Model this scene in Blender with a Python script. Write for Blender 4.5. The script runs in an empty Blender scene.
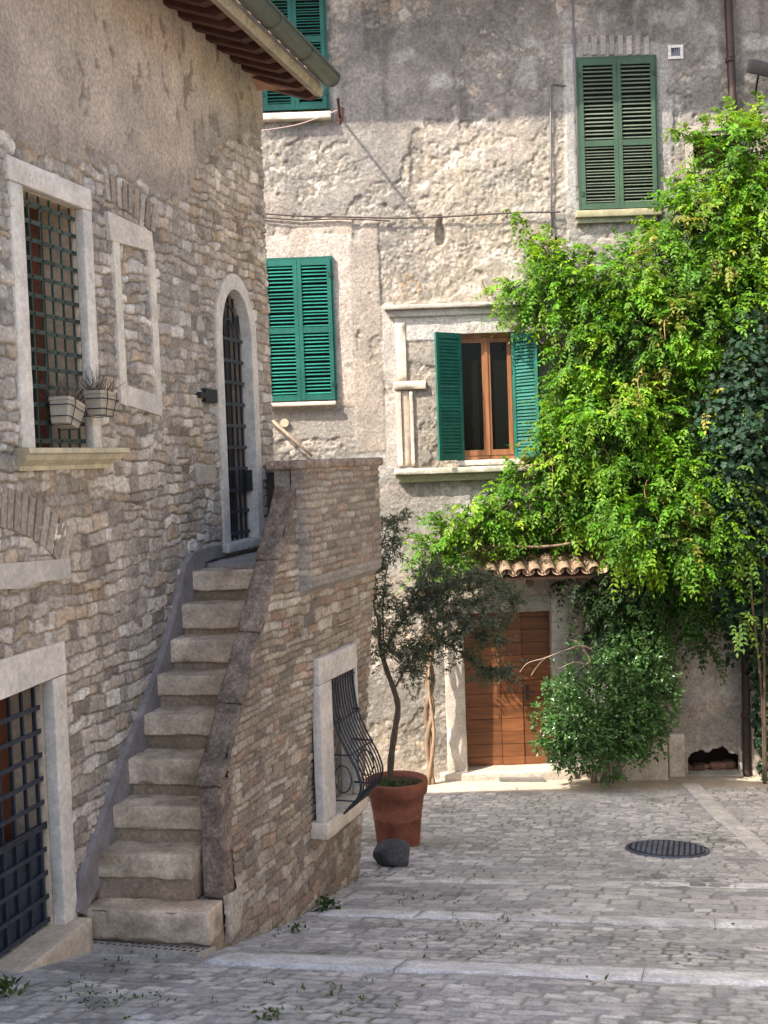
import bpy, bmesh, math, random
import numpy as np
from mathutils import Vector, Matrix

# ------------------------------------------------------------------ camera, sky, sun, exposure
sc = bpy.context.scene
COL = sc.collection
W, H, FPX = 768, 1024, 1150.0
CZ = 4.4                                   # camera height above the datum
PITCH = math.atan(53 / FPX)
ROLL = math.radians(2.0)
fwd = np.array([0, math.cos(PITCH), -math.sin(PITCH)])
_r0 = np.array([1.0, 0, 0]); _u0 = np.array([0, math.sin(PITCH), math.cos(PITCH)])
right = _r0 * math.cos(ROLL) - _u0 * math.sin(ROLL)
up = _u0 * math.cos(ROLL) + _r0 * math.sin(ROLL)
cam_d = bpy.data.cameras.new('camera'); cam = bpy.data.objects.new('camera', cam_d); COL.objects.link(cam)
cam_d.sensor_fit = 'HORIZONTAL'; cam_d.sensor_width = 36; cam_d.lens = 36 * FPX / W
cam_d.clip_end = 600; cam_d.clip_start = .05
cam.matrix_world = Matrix(((right[0], up[0], -fwd[0], 0), (right[1], up[1], -fwd[1], 0), (right[2], up[2], -fwd[2], CZ), (0, 0, 0, 1)))
sc.camera = cam
SUN_L = np.array([1.48, 1.0, -2.04]); SUN_L = SUN_L / np.linalg.norm(SUN_L)   # the way light travels
sun_el = math.asin(-SUN_L[2]); sun_az = math.atan2(-SUN_L[0], -SUN_L[1])       # compass angle from +Y towards +X
wd = bpy.data.worlds.new('World'); sc.world = wd; wd.use_nodes = True
nt = wd.node_tree; bg = nt.nodes['Background']
sky = nt.nodes.new('ShaderNodeTexSky'); sky.sky_type = 'NISHITA'; sky.sun_disc = False
sky.sun_elevation = sun_el; sky.sun_rotation = sun_az
sky.air_density = 1.0; sky.dust_density = 3.5; sky.ozone_density = 1.0
nt.links.new(sky.outputs[0], bg.inputs[0]); bg.inputs[1].default_value = 0.15
sl = bpy.data.lights.new('sun', 'SUN'); so = bpy.data.objects.new('sun', sl); COL.objects.link(so)
sl.energy = 3.65; sl.angle = math.radians(.53); sl.color = (1.0, .93, .82)
so.rotation_euler = Vector(SUN_L).to_track_quat('-Z', 'Y').to_euler(); so.location = (-8, -8, 20)
sc.view_settings.view_transform = 'Standard'; sc.view_settings.look = 'None'
sc.view_settings.exposure = 1.48; sc.view_settings.gamma = 1
sc.cycles.max_bounces = 8; sc.cycles.transparent_max_bounces = 8; sc.cycles.use_denoising = True

# ------------------------------------------------------------------ numpy helpers
rng = np.random.default_rng(7)
random.seed(7)
def ray(px, py):
    d = fwd + (px - W / 2) / FPX * right + (H / 2 - py) / FPX * up
    return d
def at_depth(px, py, Y):                    # the point seen at a pixel on the plane y = Y
    d = ray(px, py); t = Y / d[1]
    return np.array([d[0] * t, Y, CZ + d[2] * t])
def hsh(*ks):
    h = np.zeros(np.broadcast(*ks).shape, dtype=np.uint64) + np.uint64(1469598103934665603)
    for k in ks:
        k = np.asarray(k).astype(np.int64).astype(np.uint64)
        h = (h ^ k) * np.uint64(1099511628211)
        h = h ^ (h >> np.uint64(29))
    h = h * np.uint64(0x9E3779B97F4A7C15); h = h ^ (h >> np.uint64(32))
    return (h & np.uint64(0xFFFFFF)).astype(np.float64) / float(0xFFFFFF)
def vn2(x, y, seed=0):
    xi = np.floor(x); yi = np.floor(y); fx = x - xi; fy = y - yi
    fx = fx * fx * (3 - 2 * fx); fy = fy * fy * (3 - 2 * fy)
    a = hsh(xi, yi, seed); b = hsh(xi + 1, yi, seed); c = hsh(xi, yi + 1, seed); d = hsh(xi + 1, yi + 1, seed)
    return ((a * (1 - fx) + b * fx) * (1 - fy) + (c * (1 - fx) + d * fx) * fy) * 2 - 1
def fbm2(x, y, oct=4, seed=0, gain=.5):
    s = 0; a = 1; t = 0
    for i in range(oct):
        s = s + a * vn2(x * 2 ** i, y * 2 ** i, seed + i * 17); t += a; a *= gain
    return s / t
def vn3(p, seed=0):
    i = np.floor(p); f = p - i; f = f * f * (3 - 2 * f)
    r = 0
    for dx in (0, 1):
        for dy in (0, 1):
            for dz in (0, 1):
                w = (f[:, 0] if dx else 1 - f[:, 0]) * (f[:, 1] if dy else 1 - f[:, 1]) * (f[:, 2] if dz else 1 - f[:, 2])
                r = r + w * hsh(i[:, 0] + dx, i[:, 1] + dy, i[:, 2] + dz, seed)
    return r * 2 - 1
def fbm3(p, oct=3, seed=0):
    s = 0; a = 1; t = 0
    for i in range(oct):
        s = s + a * vn3(p * 2 ** i, seed + 31 * i); t += a; a *= .5
    return s / t
def sst(a, b, x):
    t = np.clip((x - a) / (b - a), 0, 1); return t * t * (3 - 2 * t)
def mix(a, b, t):
    t = np.asarray(t)
    if t.ndim and any(np.ndim(q) == t.ndim + 1 or (np.ndim(q) == 1 and np.shape(q)[0] == 3) for q in (a, b)): t = t[..., None]
    return a * (1 - t) + b * t
def C(*c): return np.array(c, dtype=float)

def voronoi(U, V, cu, cv, ju=.42, jv=.28, seed=0):
    """irregular stones: distance to the nearest joint in metres and a hash per stone"""
    x = U / cu; y = V / cv
    iy0 = np.floor(y)
    best = np.full(x.shape, 1e9); bx = np.zeros_like(x); by = np.zeros_like(x); bi = np.zeros_like(x); bj = np.zeros_like(x)
    pts = []
    for dj in range(-2, 3):
        j = iy0 + dj
        sh = hsh(j, 5, seed)
        ix0 = np.floor(x - sh)
        for di in range(-2, 3):
            i = ix0 + di
            px = i + sh + .5 + (hsh(i, j, 1, seed) * 2 - 1) * ju
            py = j + .5 + (hsh(i, j, 2, seed) * 2 - 1) * jv
            pts.append((px, py, i, j))
            d = ((px - x) * cu) ** 2 + ((py - y) * cv) ** 2
            m = d < best
            best = np.where(m, d, best); bx = np.where(m, px, bx); by = np.where(m, py, by); bi = np.where(m, i, bi); bj = np.where(m, j, bj)
    edge = np.full(x.shape, 1e9)
    for (px, py, i, j) in pts:
        ex = (px - bx) * cu; ey = (py - by) * cv; l = np.sqrt(ex * ex + ey * ey)
        ok = l > 1e-6; l = np.where(ok, l, 1)
        d = (((bx + px) / 2 - x) * cu * ex + ((by + py) / 2 - y) * cv * ey) / l
        edge = np.where(ok & (d < edge), d, edge)
    return edge, hsh(bi, bj, 3, seed), hsh(bi, bj, 4, seed), (x - bx) * cu, (y - by) * cv

def coursed(U, V, h0, h1, w0, w1, seed=0):
    """rows of uneven height filled with blocks of uneven length"""
    r = np.random.default_rng(seed)
    lo, hi = V.min() - 1, V.max() + 1
    ys = [lo]
    while ys[-1] < hi: ys.append(ys[-1] + r.uniform(h0, h1))
    ys = np.array(ys)
    row = np.clip(np.searchsorted(ys, V.ravel()) - 1, 0, len(ys) - 2)
    v = V.ravel(); u = U.ravel()
    dv = np.minimum(v - ys[row], ys[row + 1] - v)
    ul, uh = u.min() - 1, u.max() + 1
    n = int((uh - ul) / w0) + 2
    wid = r.uniform(w0, w1, (len(ys), n)); xs = ul + np.cumsum(wid, 1) - r.uniform(0, w1, (len(ys), 1))
    du = np.zeros_like(u); idn = np.zeros_like(u)
    order = np.argsort(row, kind='stable'); rs = row[order]
    st = np.searchsorted(rs, np.arange(len(ys)), 'left'); en = np.searchsorted(rs, np.arange(len(ys)), 'right')
    for k in range(len(ys)):
        if en[k] <= st[k]: continue
        q = order[st[k]:en[k]]
        i = np.clip(np.searchsorted(xs[k], u[q]) - 1, 0, n - 2)
        du[q] = np.minimum(np.abs(u[q] - xs[k][i]), np.abs(xs[k][i + 1] - u[q])); idn[q] = i
    e = np.minimum(du, dv).reshape(U.shape)
    row = row.reshape(U.shape); idn = idn.reshape(U.shape)
    return e, hsh(row, idn, 3, seed), hsh(row, idn, 4, seed)

def palette(h, cols, ws):
    c = np.array(cols); e = np.cumsum(np.array(ws) / sum(ws))
    return c[np.clip(np.searchsorted(e, h), 0, len(cols) - 1)]

# ------------------------------------------------------------------ frames: u along, v up, n outwards
class Fr:
    def __init__(s, o, u, n):
        s.o = np.array(o, float); s.u = np.array(u, float); s.n = np.array(n, float); s.v = np.array([0, 0, 1.0])
    def P(s, u, v, n=0.0):
        u, v, n = np.broadcast_arrays(np.asarray(u, float), np.asarray(v, float), np.asarray(n, float))
        return s.o + u[..., None] * s.u + v[..., None] * s.v + n[..., None] * s.n
    def uv(s, px, py, off=0.0):
        d = ray(px, py); c = np.array([0, 0, CZ])
        t = (np.dot(s.n, s.o - c) + off) / np.dot(s.n, d)
        p = c + d * t - s.o
        return float(np.dot(p, s.u)), float(np.dot(p, s.v))
a15 = math.atan(316 / FPX)
WU = np.array([math.sin(a15), math.cos(a15), 0]); WN = np.array([math.cos(a15), -math.sin(a15), 0])
LW = Fr(np.array([-1.93, 7.3, 0]) - .035 * WN, WU, WN)                       # street face of the house on the left
YB = 15.2
BW = Fr((0, YB, 0), (1, 0, 0), (0, -1, 0))             # face of the house at the end
_A = np.array([-1.06, 7.2, 0]); _Cc = np.array([0.0, 10.1, 0]); _r = (_Cc - _A) / np.linalg.norm(_Cc - _A); _A = _A - .05 * np.array([_r[1], -_r[0], 0])
SF = Fr(_A, _r, (_r[1], -_r[0], 0))                    # outer face of the staircase

# ground profile along s (the fall of the lane)
def gz(x, y):
    s = np.asarray(x) * WU[0] + np.asarray(y) * WU[1]
    a = np.clip(s, 5.0, 14.0)
    # slope .206 at 8.1, easing off by .0215 per metre
    z = -3.04 - (.206 * (a - 6.53) - .01075 * ((a - 8.1) ** 2 - (6.53 - 8.1) ** 2))
    s5 = .206 - .0215 * (5 - 8.1); s14 = .206 - .0215 * (14 - 8.1)
    z = z + np.where(s < 5, np.minimum((5 - s) * s5 * .75, 1.0), 0) - np.where(s > 14, (s - 14) * s14, 0) * (s < 40)  - np.where(s >= 40, 26 * s14, 0)
    return z + CZ
def ground_at(px, py):
    d = ray(px, py); t = 3.0
    lo, hi = 2.0, 60.0
    for _ in range(60):
        m = (lo + hi) / 2; p = np.array([0, 0, CZ]) + d * m
        if p[2] > gz(p[0], p[1]): lo = m
        else: hi = m
    return np.array([0, 0, CZ]) + d * lo

# ------------------------------------------------------------------ objects
def tag(o, label=None, cat=None, group=None, kind=None):
    if label: o['label'] = label
    if cat: o['category'] = cat
    if group: o['group'] = group
    if kind: o['kind'] = kind
    return o
def thing(name, label, cat, loc=(0, 0, 0), group=None):
    o = bpy.data.objects.new(name, None); COL.objects.link(o); o.location = tuple(float(x) for x in loc)
    o.empty_display_size = .2
    return tag(o, label, cat, group)
def wloc(o):
    p = np.zeros(3)
    while o is not None:
        p = p + np.array(o.location); o = o.parent
    return p

class G:
    """collects world-space geometry for one mesh"""
    def __init__(s): s.v = []; s.f = []; s.c = []; s.n = 0; s.sm = []
    def add(s, v, f, c=None, smooth=False):
        v = np.asarray(v, float).reshape(-1, 3)
        s.v.append(v)
        if isinstance(f, np.ndarray): f = (f + s.n).tolist()
        else: f = [[i + s.n for i in q] for q in f]
        s.f.extend(f); s.sm.extend([smooth] * len(f))
        if c is None: c = np.ones((len(v), 3))
        c = np.asarray(c, float)
        if c.ndim == 1: c = np.tile(c, (len(v), 1))
        s.c.append(c); s.n += len(v)
        return s
    def box(s, fr, u0, u1, v0, v1, n0, n1, c=None):
        p = [fr.P(u, v, n) for n in (n0, n1) for v in (v0, v1) for u in (u0, u1)]
        f = [[0, 2, 3, 1], [4, 5, 7, 6], [0, 1, 5, 4], [2, 6, 7, 3], [0, 4, 6, 2], [1, 3, 7, 5]]
        return s.add(p, f, c)
    def prism(s, fr, poly, n0, n1, c=None):
        k = len(poly); a = sum(poly[i][0] * poly[(i + 1) % k][1] - poly[(i + 1) % k][0] * poly[i][1] for i in range(k))
        if a < 0: poly = poly[::-1]
        p = [fr.P(u, v, n0) for u, v in poly] + [fr.P(u, v, n1) for u, v in poly]
        f = [list(range(k))[::-1], list(range(k, 2 * k))] + [[i, (i + 1) % k, (i + 1) % k + k, i + k] for i in range(k)]
        return s.add(p, f, c)
    def pprism(s, fr, pp, n0, n1, c=None):
        return s.prism(fr, [fr.uv(*q, n1) for q in pp], n0, n1, c)
    def rbox(s, fr, u0, u1, v0, v1, n0, n1, r=.012, res=.04, amp=.004, c=None, seed=0, freq=9, cvar=.12):
        """a box with worn edges and an uneven face"""
        u0, u1 = min(u0, u1), max(u0, u1); v0, v1 = min(v0, v1), max(v0, v1); n0, n1 = min(n0, n1), max(n0, n1)
        lo = np.array([u0, v0, n0]); hi = np.array([u1, v1, n1]); r = min(r, (hi - lo).min() * .45)
        ticks = []
        for k in range(3):
            m = max(1, int(round((hi[k] - lo[k] - 2 * r) / res)))
            t = np.concatenate([[lo[k], lo[k] + r * .3], np.linspace(lo[k] + r, hi[k] - r, m + 1), [hi[k] - r * .3, hi[k]]]); ticks.append(t)
        idx = {}; V = []; F = []
        def vid(a, b, cc):
            q = (a, b, cc)
            if q not in idx: idx[q] = len(V); V.append((ticks[0][a], ticks[1][b], ticks[2][cc]))
            return idx[q]
        N = [len(t) for t in ticks]
        for ax in range(3):
            o1, o2 = (ax + 1) % 3, (ax + 2) % 3
            for side in (0, N[ax] - 1):
                for i in range(N[o1] - 1):
                    for j in range(N[o2] - 1):
                        q = []
                        for (di, dj) in ((0, 0), (1, 0), (1, 1), (0, 1)):
                            k = [0, 0, 0]; k[ax] = side; k[o1] = i + di; k[o2] = j + dj; q.append(vid(*k))
                        if side == 0: q = q[::-1]
                        F.append(q)
        V = np.array(V)
        inner = np.clip(V, lo + r, hi - r); d = V - inner; l = np.linalg.norm(d, axis=1, keepdims=True); l[l < 1e-9] = 1
        nrm = d / l
        V2 = inner + nrm * r
        nz = fbm3(V * freq + seed * 3.7, 3, seed) * amp
        ch = np.clip(fbm3(V * freq * .6 + 40 + seed, 2, seed + 5) - .25, 0, 1) * amp * 3 * (np.abs(nrm).max(1) < .95)
        V2 = V2 + nrm * (nz - ch)[:, None]
        P = fr.P(V2[:, 0], V2[:, 1], V2[:, 2])
        cc_ = np.ones(3) if c is None else np.asarray(c, float)
        bl = fbm3(V * np.array([5, 3.5, 5]) + seed * 2.3, 4, seed + 9); c = cc_[None] * (1 + cvar * bl[:, None] * np.array([1, 1.05, 1.15]) - cvar * 1.2 * np.clip(fbm3(V * 11 + 7 + seed, 3, seed + 3) - .1, 0, 1)[:, None])
        # make sure the frame is right handed for the face order
        if np.dot(np.cross(fr.u, fr.v), fr.n) < 0: F = [q[::-1] for q in F]
        return s.add(P, F, c, True)
    def tube(s, pts, rad, k=8, c=None, cap=True):
        pts = np.asarray(pts, float); m = len(pts); rad = np.broadcast_to(np.asarray(rad, float), (m,))
        t = np.gradient(pts, axis=0); t = t / (np.linalg.norm(t, axis=1, keepdims=True) + 1e-12)
        ref = np.array([0, 0, 1.0]) if abs(t[0][2]) < .9 else np.array([1.0, 0, 0])
        V = []
        a = np.cross(t[0], ref); a /= np.linalg.norm(a)
        ang = np.arange(k) / k * 2 * math.pi
        for i in range(m):
            a = a - t[i] * np.dot(a, t[i]); a /= np.linalg.norm(a) + 1e-12; b = np.cross(t[i], a)
            V.append(pts[i] + rad[i] * (np.cos(ang)[:, None] * a + np.sin(ang)[:, None] * b))
        F = [[i * k + j, i * k + (j + 1) % k, (i + 1) * k + (j + 1) % k, (i + 1) * k + j] for i in range(m - 1) for j in range(k)]
        if cap: F += [list(range(k))[::-1], [(m - 1) * k + j for j in range(k)]]
        return s.add(np.concatenate(V), F, c, True)
    def lathe(s, o, prof, k=40, c=None, wob=0):
        prof = np.asarray(prof, float); m = len(prof); ang = np.arange(k) / k * 2 * math.pi
        V = np.concatenate([np.stack([o[0] + r * np.cos(ang), o[1] + r * np.sin(ang), np.full(k, o[2] + z)], 1) for r, z in prof])
        F = [[i * k + j, i * k + (j + 1) % k, (i + 1) * k + (j + 1) % k, (i + 1) * k + j] for i in range(m - 1) for j in range(k)]
        return s.add(V, F, c, True)
    def build(s, name, mat, parent=None, sharp=35):
        V = np.concatenate(s.v); c = np.concatenate(s.c)
        off = wloc(parent) if parent is not None else np.zeros(3)
        loc = np.zeros(3)
        if parent is None:
            loc = np.array([(V[:, 0].min() + V[:, 0].max()) / 2, (V[:, 1].min() + V[:, 1].max()) / 2, V[:, 2].min()])
        me = bpy.data.meshes.new(name)
        me.from_pydata((V - off - loc).tolist(), [], s.f)
        at = me.attributes.new('Col', 'FLOAT_COLOR', 'POINT')
        at.data.foreach_set('color', np.concatenate([c, np.ones((len(c), 1))], 1).astype(np.float32).ravel())
        me.polygons.foreach_set('use_smooth', s.sm)
        me.materials.append(mat); me.update()
        o = bpy.data.objects.new(name, me); COL.objects.link(o); o.location = tuple(loc)
        if parent is not None: o.parent = parent
        return o
def relief(fr, u0, u1, v0, v1, res, fn, holes=(), keep=None, warp=None):
    """a displaced sheet: fn(U, V) -> height, colour"""
    nu = int((u1 - u0) / res) + 1; nv = int((v1 - v0) / res) + 1
    U, V = np.meshgrid(np.linspace(u0, u1, nu), np.linspace(v0, v1, nv))
    if warp is not None: U, V = warp(U, V)
    hgt, col = fn(U, V)
    P = fr.P(U, V, hgt).reshape(-1, 3) if isinstance(fr, Fr) else fr(U, V, hgt).reshape(-1, 3)
    i = np.arange(nu - 1); j = np.arange(nv - 1); I, J = np.meshgrid(i, j)
    q = np.stack([J * nu + I, J * nu + I + 1, (J + 1) * nu + I + 1, (J + 1) * nu + I], -1).reshape(-1, 4)
    cu = (U[:-1, :-1] + U[1:, 1:]).ravel() / 2; cv = (V[:-1, :-1] + V[1:, 1:]).ravel() / 2
    m = np.ones(len(q), bool)
    for (a, b, c, d) in holes: m &= ~((cu > a) & (cu < b) & (cv > c) & (cv < d))
    if keep is not None: m &= keep(cu, cv)
    q = q[m]
    if isinstance(fr, Fr) and np.dot(np.cross(fr.u, fr.v), fr.n) < 0: q = q[:, ::-1]
    g = G(); g.add(P, q, col.reshape(-1, 3), True)
    return g

# ------------------------------------------------------------------ materials
def newmat(name):
    m = bpy.data.materials.new(name); m.use_nodes = True
    return m, m.node_tree, m.node_tree.nodes['Principled BSDF']
def mat(name, col=None, rough=.85, n1=(3.0, .25), n2=(60.0, .25), bump=.35, bscale=90.0, bdist=.004, metal=0, spec=.35, stretch=None, attr=True, tint=None):
    """painted or mineral surface: colour (or the mesh's own Col attribute) broken up by two noises, fine bump"""
    m, t, b = newmat(name)
    L = t.links
    tc = t.nodes.new('ShaderNodeTexCoord')
    src = tc.outputs['Object']
    if stretch:
        mp = t.nodes.new('ShaderNodeMapping'); mp.inputs['Scale'].default_value = stretch; L.new(src, mp.inputs[0]); src = mp.outputs[0]
    def mul(a, bnode_out):
        x = t.nodes.new('ShaderNodeMix'); x.data_type = 'RGBA'; x.blend_type = 'MULTIPLY'; x.inputs[0].default_value = 1
        L.new(a, x.inputs[6]); L.new(bnode_out, x.inputs[7]); return x.outputs[2]
    if attr:
        at = t.nodes.new('ShaderNodeAttribute'); at.attribute_name = 'Col'; c = at.outputs['Color']
        if col is not None:
            rg = t.nodes.new('ShaderNodeRGB'); rg.outputs[0].default_value = (*col, 1); c = mul(c, rg.outputs[0])
    else:
        rg = t.nodes.new('ShaderNodeRGB'); rg.outputs[0].default_value = (*col, 1); c = rg.outputs[0]
    for k, (sc_, amt) in enumerate((n1, n2)):
        if not amt: continue
        nz = t.nodes.new('ShaderNodeTexNoise'); nz.inputs['Scale'].default_value = sc_; nz.inputs['Detail'].default_value = 5; nz.inputs['Roughness'].default_value = .65
        L.new(src, nz.inputs['Vector'])
        mr = t.nodes.new('ShaderNodeMapRange'); mr.inputs[1].default_value = .3; mr.inputs[2].default_value = .7
        mr.inputs[3].default_value = 1 - amt; mr.inputs[4].default_value = 1 + amt
        L.new(nz.outputs[0], mr.inputs[0]); 
        cb = t.nodes.new('ShaderNodeCombineColor')
        for q in range(3): L.new(mr.outputs[0], cb.inputs[q])
        c = mul(c, cb.outputs[0])
    L.new(c, b.inputs['Base Color'])
    b.inputs['Roughness'].default_value = rough; b.inputs['Metallic'].default_value = metal; b.inputs['Specular IOR Level'].default_value = spec
    if bump:
        nz = t.nodes.new('ShaderNodeTexNoise'); nz.inputs['Scale'].default_value = bscale; nz.inputs['Detail'].default_value = 6; nz.inputs['Roughness'].default_value = .7
        L.new(src, nz.inputs['Vector'])
        bp = t.nodes.new('ShaderNodeBump'); bp.inputs['Strength'].default_value = bump; bp.inputs['Distance'].default_value = bdist
        L.new(nz.outputs[0], bp.inputs['Height']); L.new(bp.outputs[0], b.inputs['Normal'])
    return m
def leafmat(name, trans=.35, rough=.45, spec=.4):
    m, t, b = newmat(name); L = t.links
    at = t.nodes.new('ShaderNodeAttribute'); at.attribute_name = 'Col'
    L.new(at.outputs['Color'], b.inputs['Base Color']); b.inputs['Roughness'].default_value = rough; b.inputs['Specular IOR Level'].default_value = spec
    tr = t.nodes.new('ShaderNodeBsdfTranslucent')
    hs = t.nodes.new('ShaderNodeMix'); hs.data_type = 'RGBA'; hs.blend_type = 'MULTIPLY'; hs.inputs[0].default_value = 1
    L.new(at.outputs['Color'], hs.inputs[6]); hs.inputs[7].default_value = (1.55, 1.5, .55, 1); L.new(hs.outputs[2], tr.inputs[0])
    mx = t.nodes.new('ShaderNodeMixShader'); mx.inputs[0].default_value = trans
    L.new(b.outputs[0], mx.inputs[1]); L.new(tr.outputs[0], mx.inputs[2])
    L.new(mx.outputs[0], t.nodes['Material Output'].inputs[0])
    return m
M = {}
M['masonry'] = mat('rubble_masonry', n1=(2.2, .2), n2=(38, .36), bump=.85, bscale=48, bdist=.009)
M['backwall'] = mat('lime_render', n1=(1.3, .22), n2=(26, .34), bump=.9, bscale=34, bdist=.016)
M['cobble'] = mat('cobbles', n1=(1.5, .18), n2=(55, .3), bump=.5, bscale=80, bdist=.004, rough=.75)
M['stone'] = mat('travertine', n1=(6, .25), n2=(40, .28), bump=.8, bscale=55, bdist=.007)
M['pale'] = mat('pale_marble', (.76, .69, .60), n1=(5, .2), n2=(30, .18), bump=.4, bscale=60, bdist=.003, rough=.7)
M['plaster'] = mat('grey_plaster', (.27, .235, .215), n1=(5, .3), n2=(30, .15), bump=.4, bscale=40, bdist=.004)
M['coping'] = mat('weathered_coping', (.235, .185, .15), n1=(9, .5), n2=(45, .5), bump=1, bscale=38, bdist=.014)
M['iron'] = mat('dark_iron', (.03, .034, .045), n1=(8, .3), n2=(60, .3), rough=.55, metal=.3, bump=.2, spec=.5)
M['patina'] = mat('green_patina_iron', (.062, .088, .075), n1=(3, .45), n2=(40, .3), rough=.6, metal=.2, bump=.2)
M['shutter'] = mat('green_shutter_paint', (.012, .105, .080), n1=(3, .3), n2=(50, .25), rough=.5, bump=.12, bscale=120, bdist=.002)
M['shutter_faded'] = mat('faded_green_shutter_paint', (.045, .088, .052), n1=(3, .25), n2=(50, .2), rough=.65, bump=.2, bscale=100, bdist=.002)
M['wood'] = mat('varnished_wood', (.29, .125, .052), n1=(3, .25), n2=(18, .3), rough=.45, bump=.2, bscale=25, stretch=(1, 1, .12), bdist=.003)
M['doorwood'] = mat('door_planks', n1=(3, .25), n2=(20, .35), rough=.5, bump=.35, bscale=22, stretch=(.12, .3, 1), bdist=.004)
M['darkwood'] = mat('dark_wood', n1=(4, .3), n2=(25, .3), rough=.75, bump=.3, bscale=30, stretch=(.3, .3, .3))
M['tile'] = mat('terracotta_tile', n1=(6, .25), n2=(40, .25), rough=.85, bump=.4, bscale=60)
M['pot'] = mat('terracotta_pot', (.235, .082, .048), n1=(5, .38), n2=(35, .14), rough=.75, bump=.2, bscale=70, bdist=.003)
M['soil'] = mat('soil', (.05, .035, .025), n1=(10, .3), n2=(80, .4), bump=1, bscale=60, bdist=.01)
M['gutter'] = mat('gutter_metal', (.11, .125, .105), n1=(3, .2), n2=(40, .15), rough=.42, metal=.35, bump=.1)
M['pipe'] = mat('brown_pipe', (.055, .035, .03), n1=(3, .25), n2=(40, .2), rough=.5, metal=.2, bump=.1)
M['dark'] = mat('dark_void', (.012, .011, .010), n1=(3, .2), n2=(20, .2), rough=.9, bump=0)
M['bark'] = mat('bark', (.20, .155, .115), n1=(6, .3), n2=(40, .35), bump=1, bscale=30, stretch=(1, 1, .25), bdist=.012)
M['vinebark'] = mat('vine_bark', (.26, .175, .115), n1=(6, .25), n2=(40, .3), bump=1, bscale=30, stretch=(1, 1, .2), bdist=.01)
M['cable'] = mat('cable', (.07, .05, .045), n1=(5, .2), n2=(40, .1), rough=.7, bump=0)
M['pale_plastic'] = mat('cream_plastic', (.50, .44, .36), n1=(4, .15), n2=(40, .12), rough=.6, bump=.1)
M['dry'] = mat('dry_stem', (.20, .15, .11), n1=(5, .3), n2=(50, .3), bump=0)
M['basalt'] = mat('dark_rock', (.075, .075, .08), n1=(6, .35), n2=(45, .35), bump=.8, bscale=40, bdist=.01)
M['leaf'] = leafmat('vine_leaf', .42, .5, .3)
M['gloss_leaf'] = leafmat('shrub_leaf', .2, .3, .6)
M['ivy_leaf'] = leafmat('ivy_leaf', .12, .55, .2)
M['olive_leaf'] = leafmat('olive_leaf', .15, .5, .4)
def glass():
    m, t, b = newmat('window_glass')
    b.inputs['Base Color'].default_value = (.006, .007, .006, 1); b.inputs['Roughness'].default_value = .04; b.inputs['Specular IOR Level'].default_value = .12
    nz = t.nodes.new('ShaderNodeTexNoise'); nz.inputs['Scale'].default_value = 3
    bp = t.nodes.new('ShaderNodeBump'); bp.inputs['Strength'].default_value = .08; bp.inputs['Distance'].default_value = .02
    t.links.new(nz.outputs[0], bp.inputs['Height']); t.links.new(bp.outputs[0], b.inputs['Normal'])
    return m
M['glass'] = glass()
STONES = [C(.50, .425, .35), C(.385, .335, .28), C(.45, .35, .255), C(.285, .24, .20), C(.61, .545, .465), C(.475, .405, .335)]
STW = [3, 3, 1.3, 1.2, 1.6, 3]
MORTAR = C(.39, .33, .275)
# ================================================================== THE LANE
def gframe(A, S, h):
    """a across the lane, s down the lane"""
    x = A * WN[0] + S * WU[0]; y = A * WN[1] + S * WU[1]
    return np.stack([x, y, gz(x, y) + h], -1)
def gas(px, py):
    p = ground_at(px, py); return float(p[0] * WN[0] + p[1] * WN[1]), float(p[0] * WU[0] + p[1] * WU[1])
def _sk(x0, y0, x1, y1):
    p, q = gas(x0, y0), gas(x1, y1); return (q[1] - p[1]) / (q[0] - p[0])
SKM = (_sk(250, 962, 768, 979.5) + _sk(350, 912, 768, 925)) / 2
def sk0(px, py): a, s = gas(px, py); return 0.0, s - SKM * a
S1 = (sk0(250, 957)[1] + sk0(768, 973)[1]) / 2, (sk0(250, 967)[1] + sk0(768, 986)[1]) / 2
S2 = (sk0(350, 909)[1] + sk0(768, 922)[1]) / 2, (sk0(350, 916)[1] + sk0(768, 929)[1]) / 2
S3 = (sk0(410, 875)[1] + sk0(768, 888)[1]) / 2, (sk0(410, 880)[1] + sk0(768, 893)[1]) / 2
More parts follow.
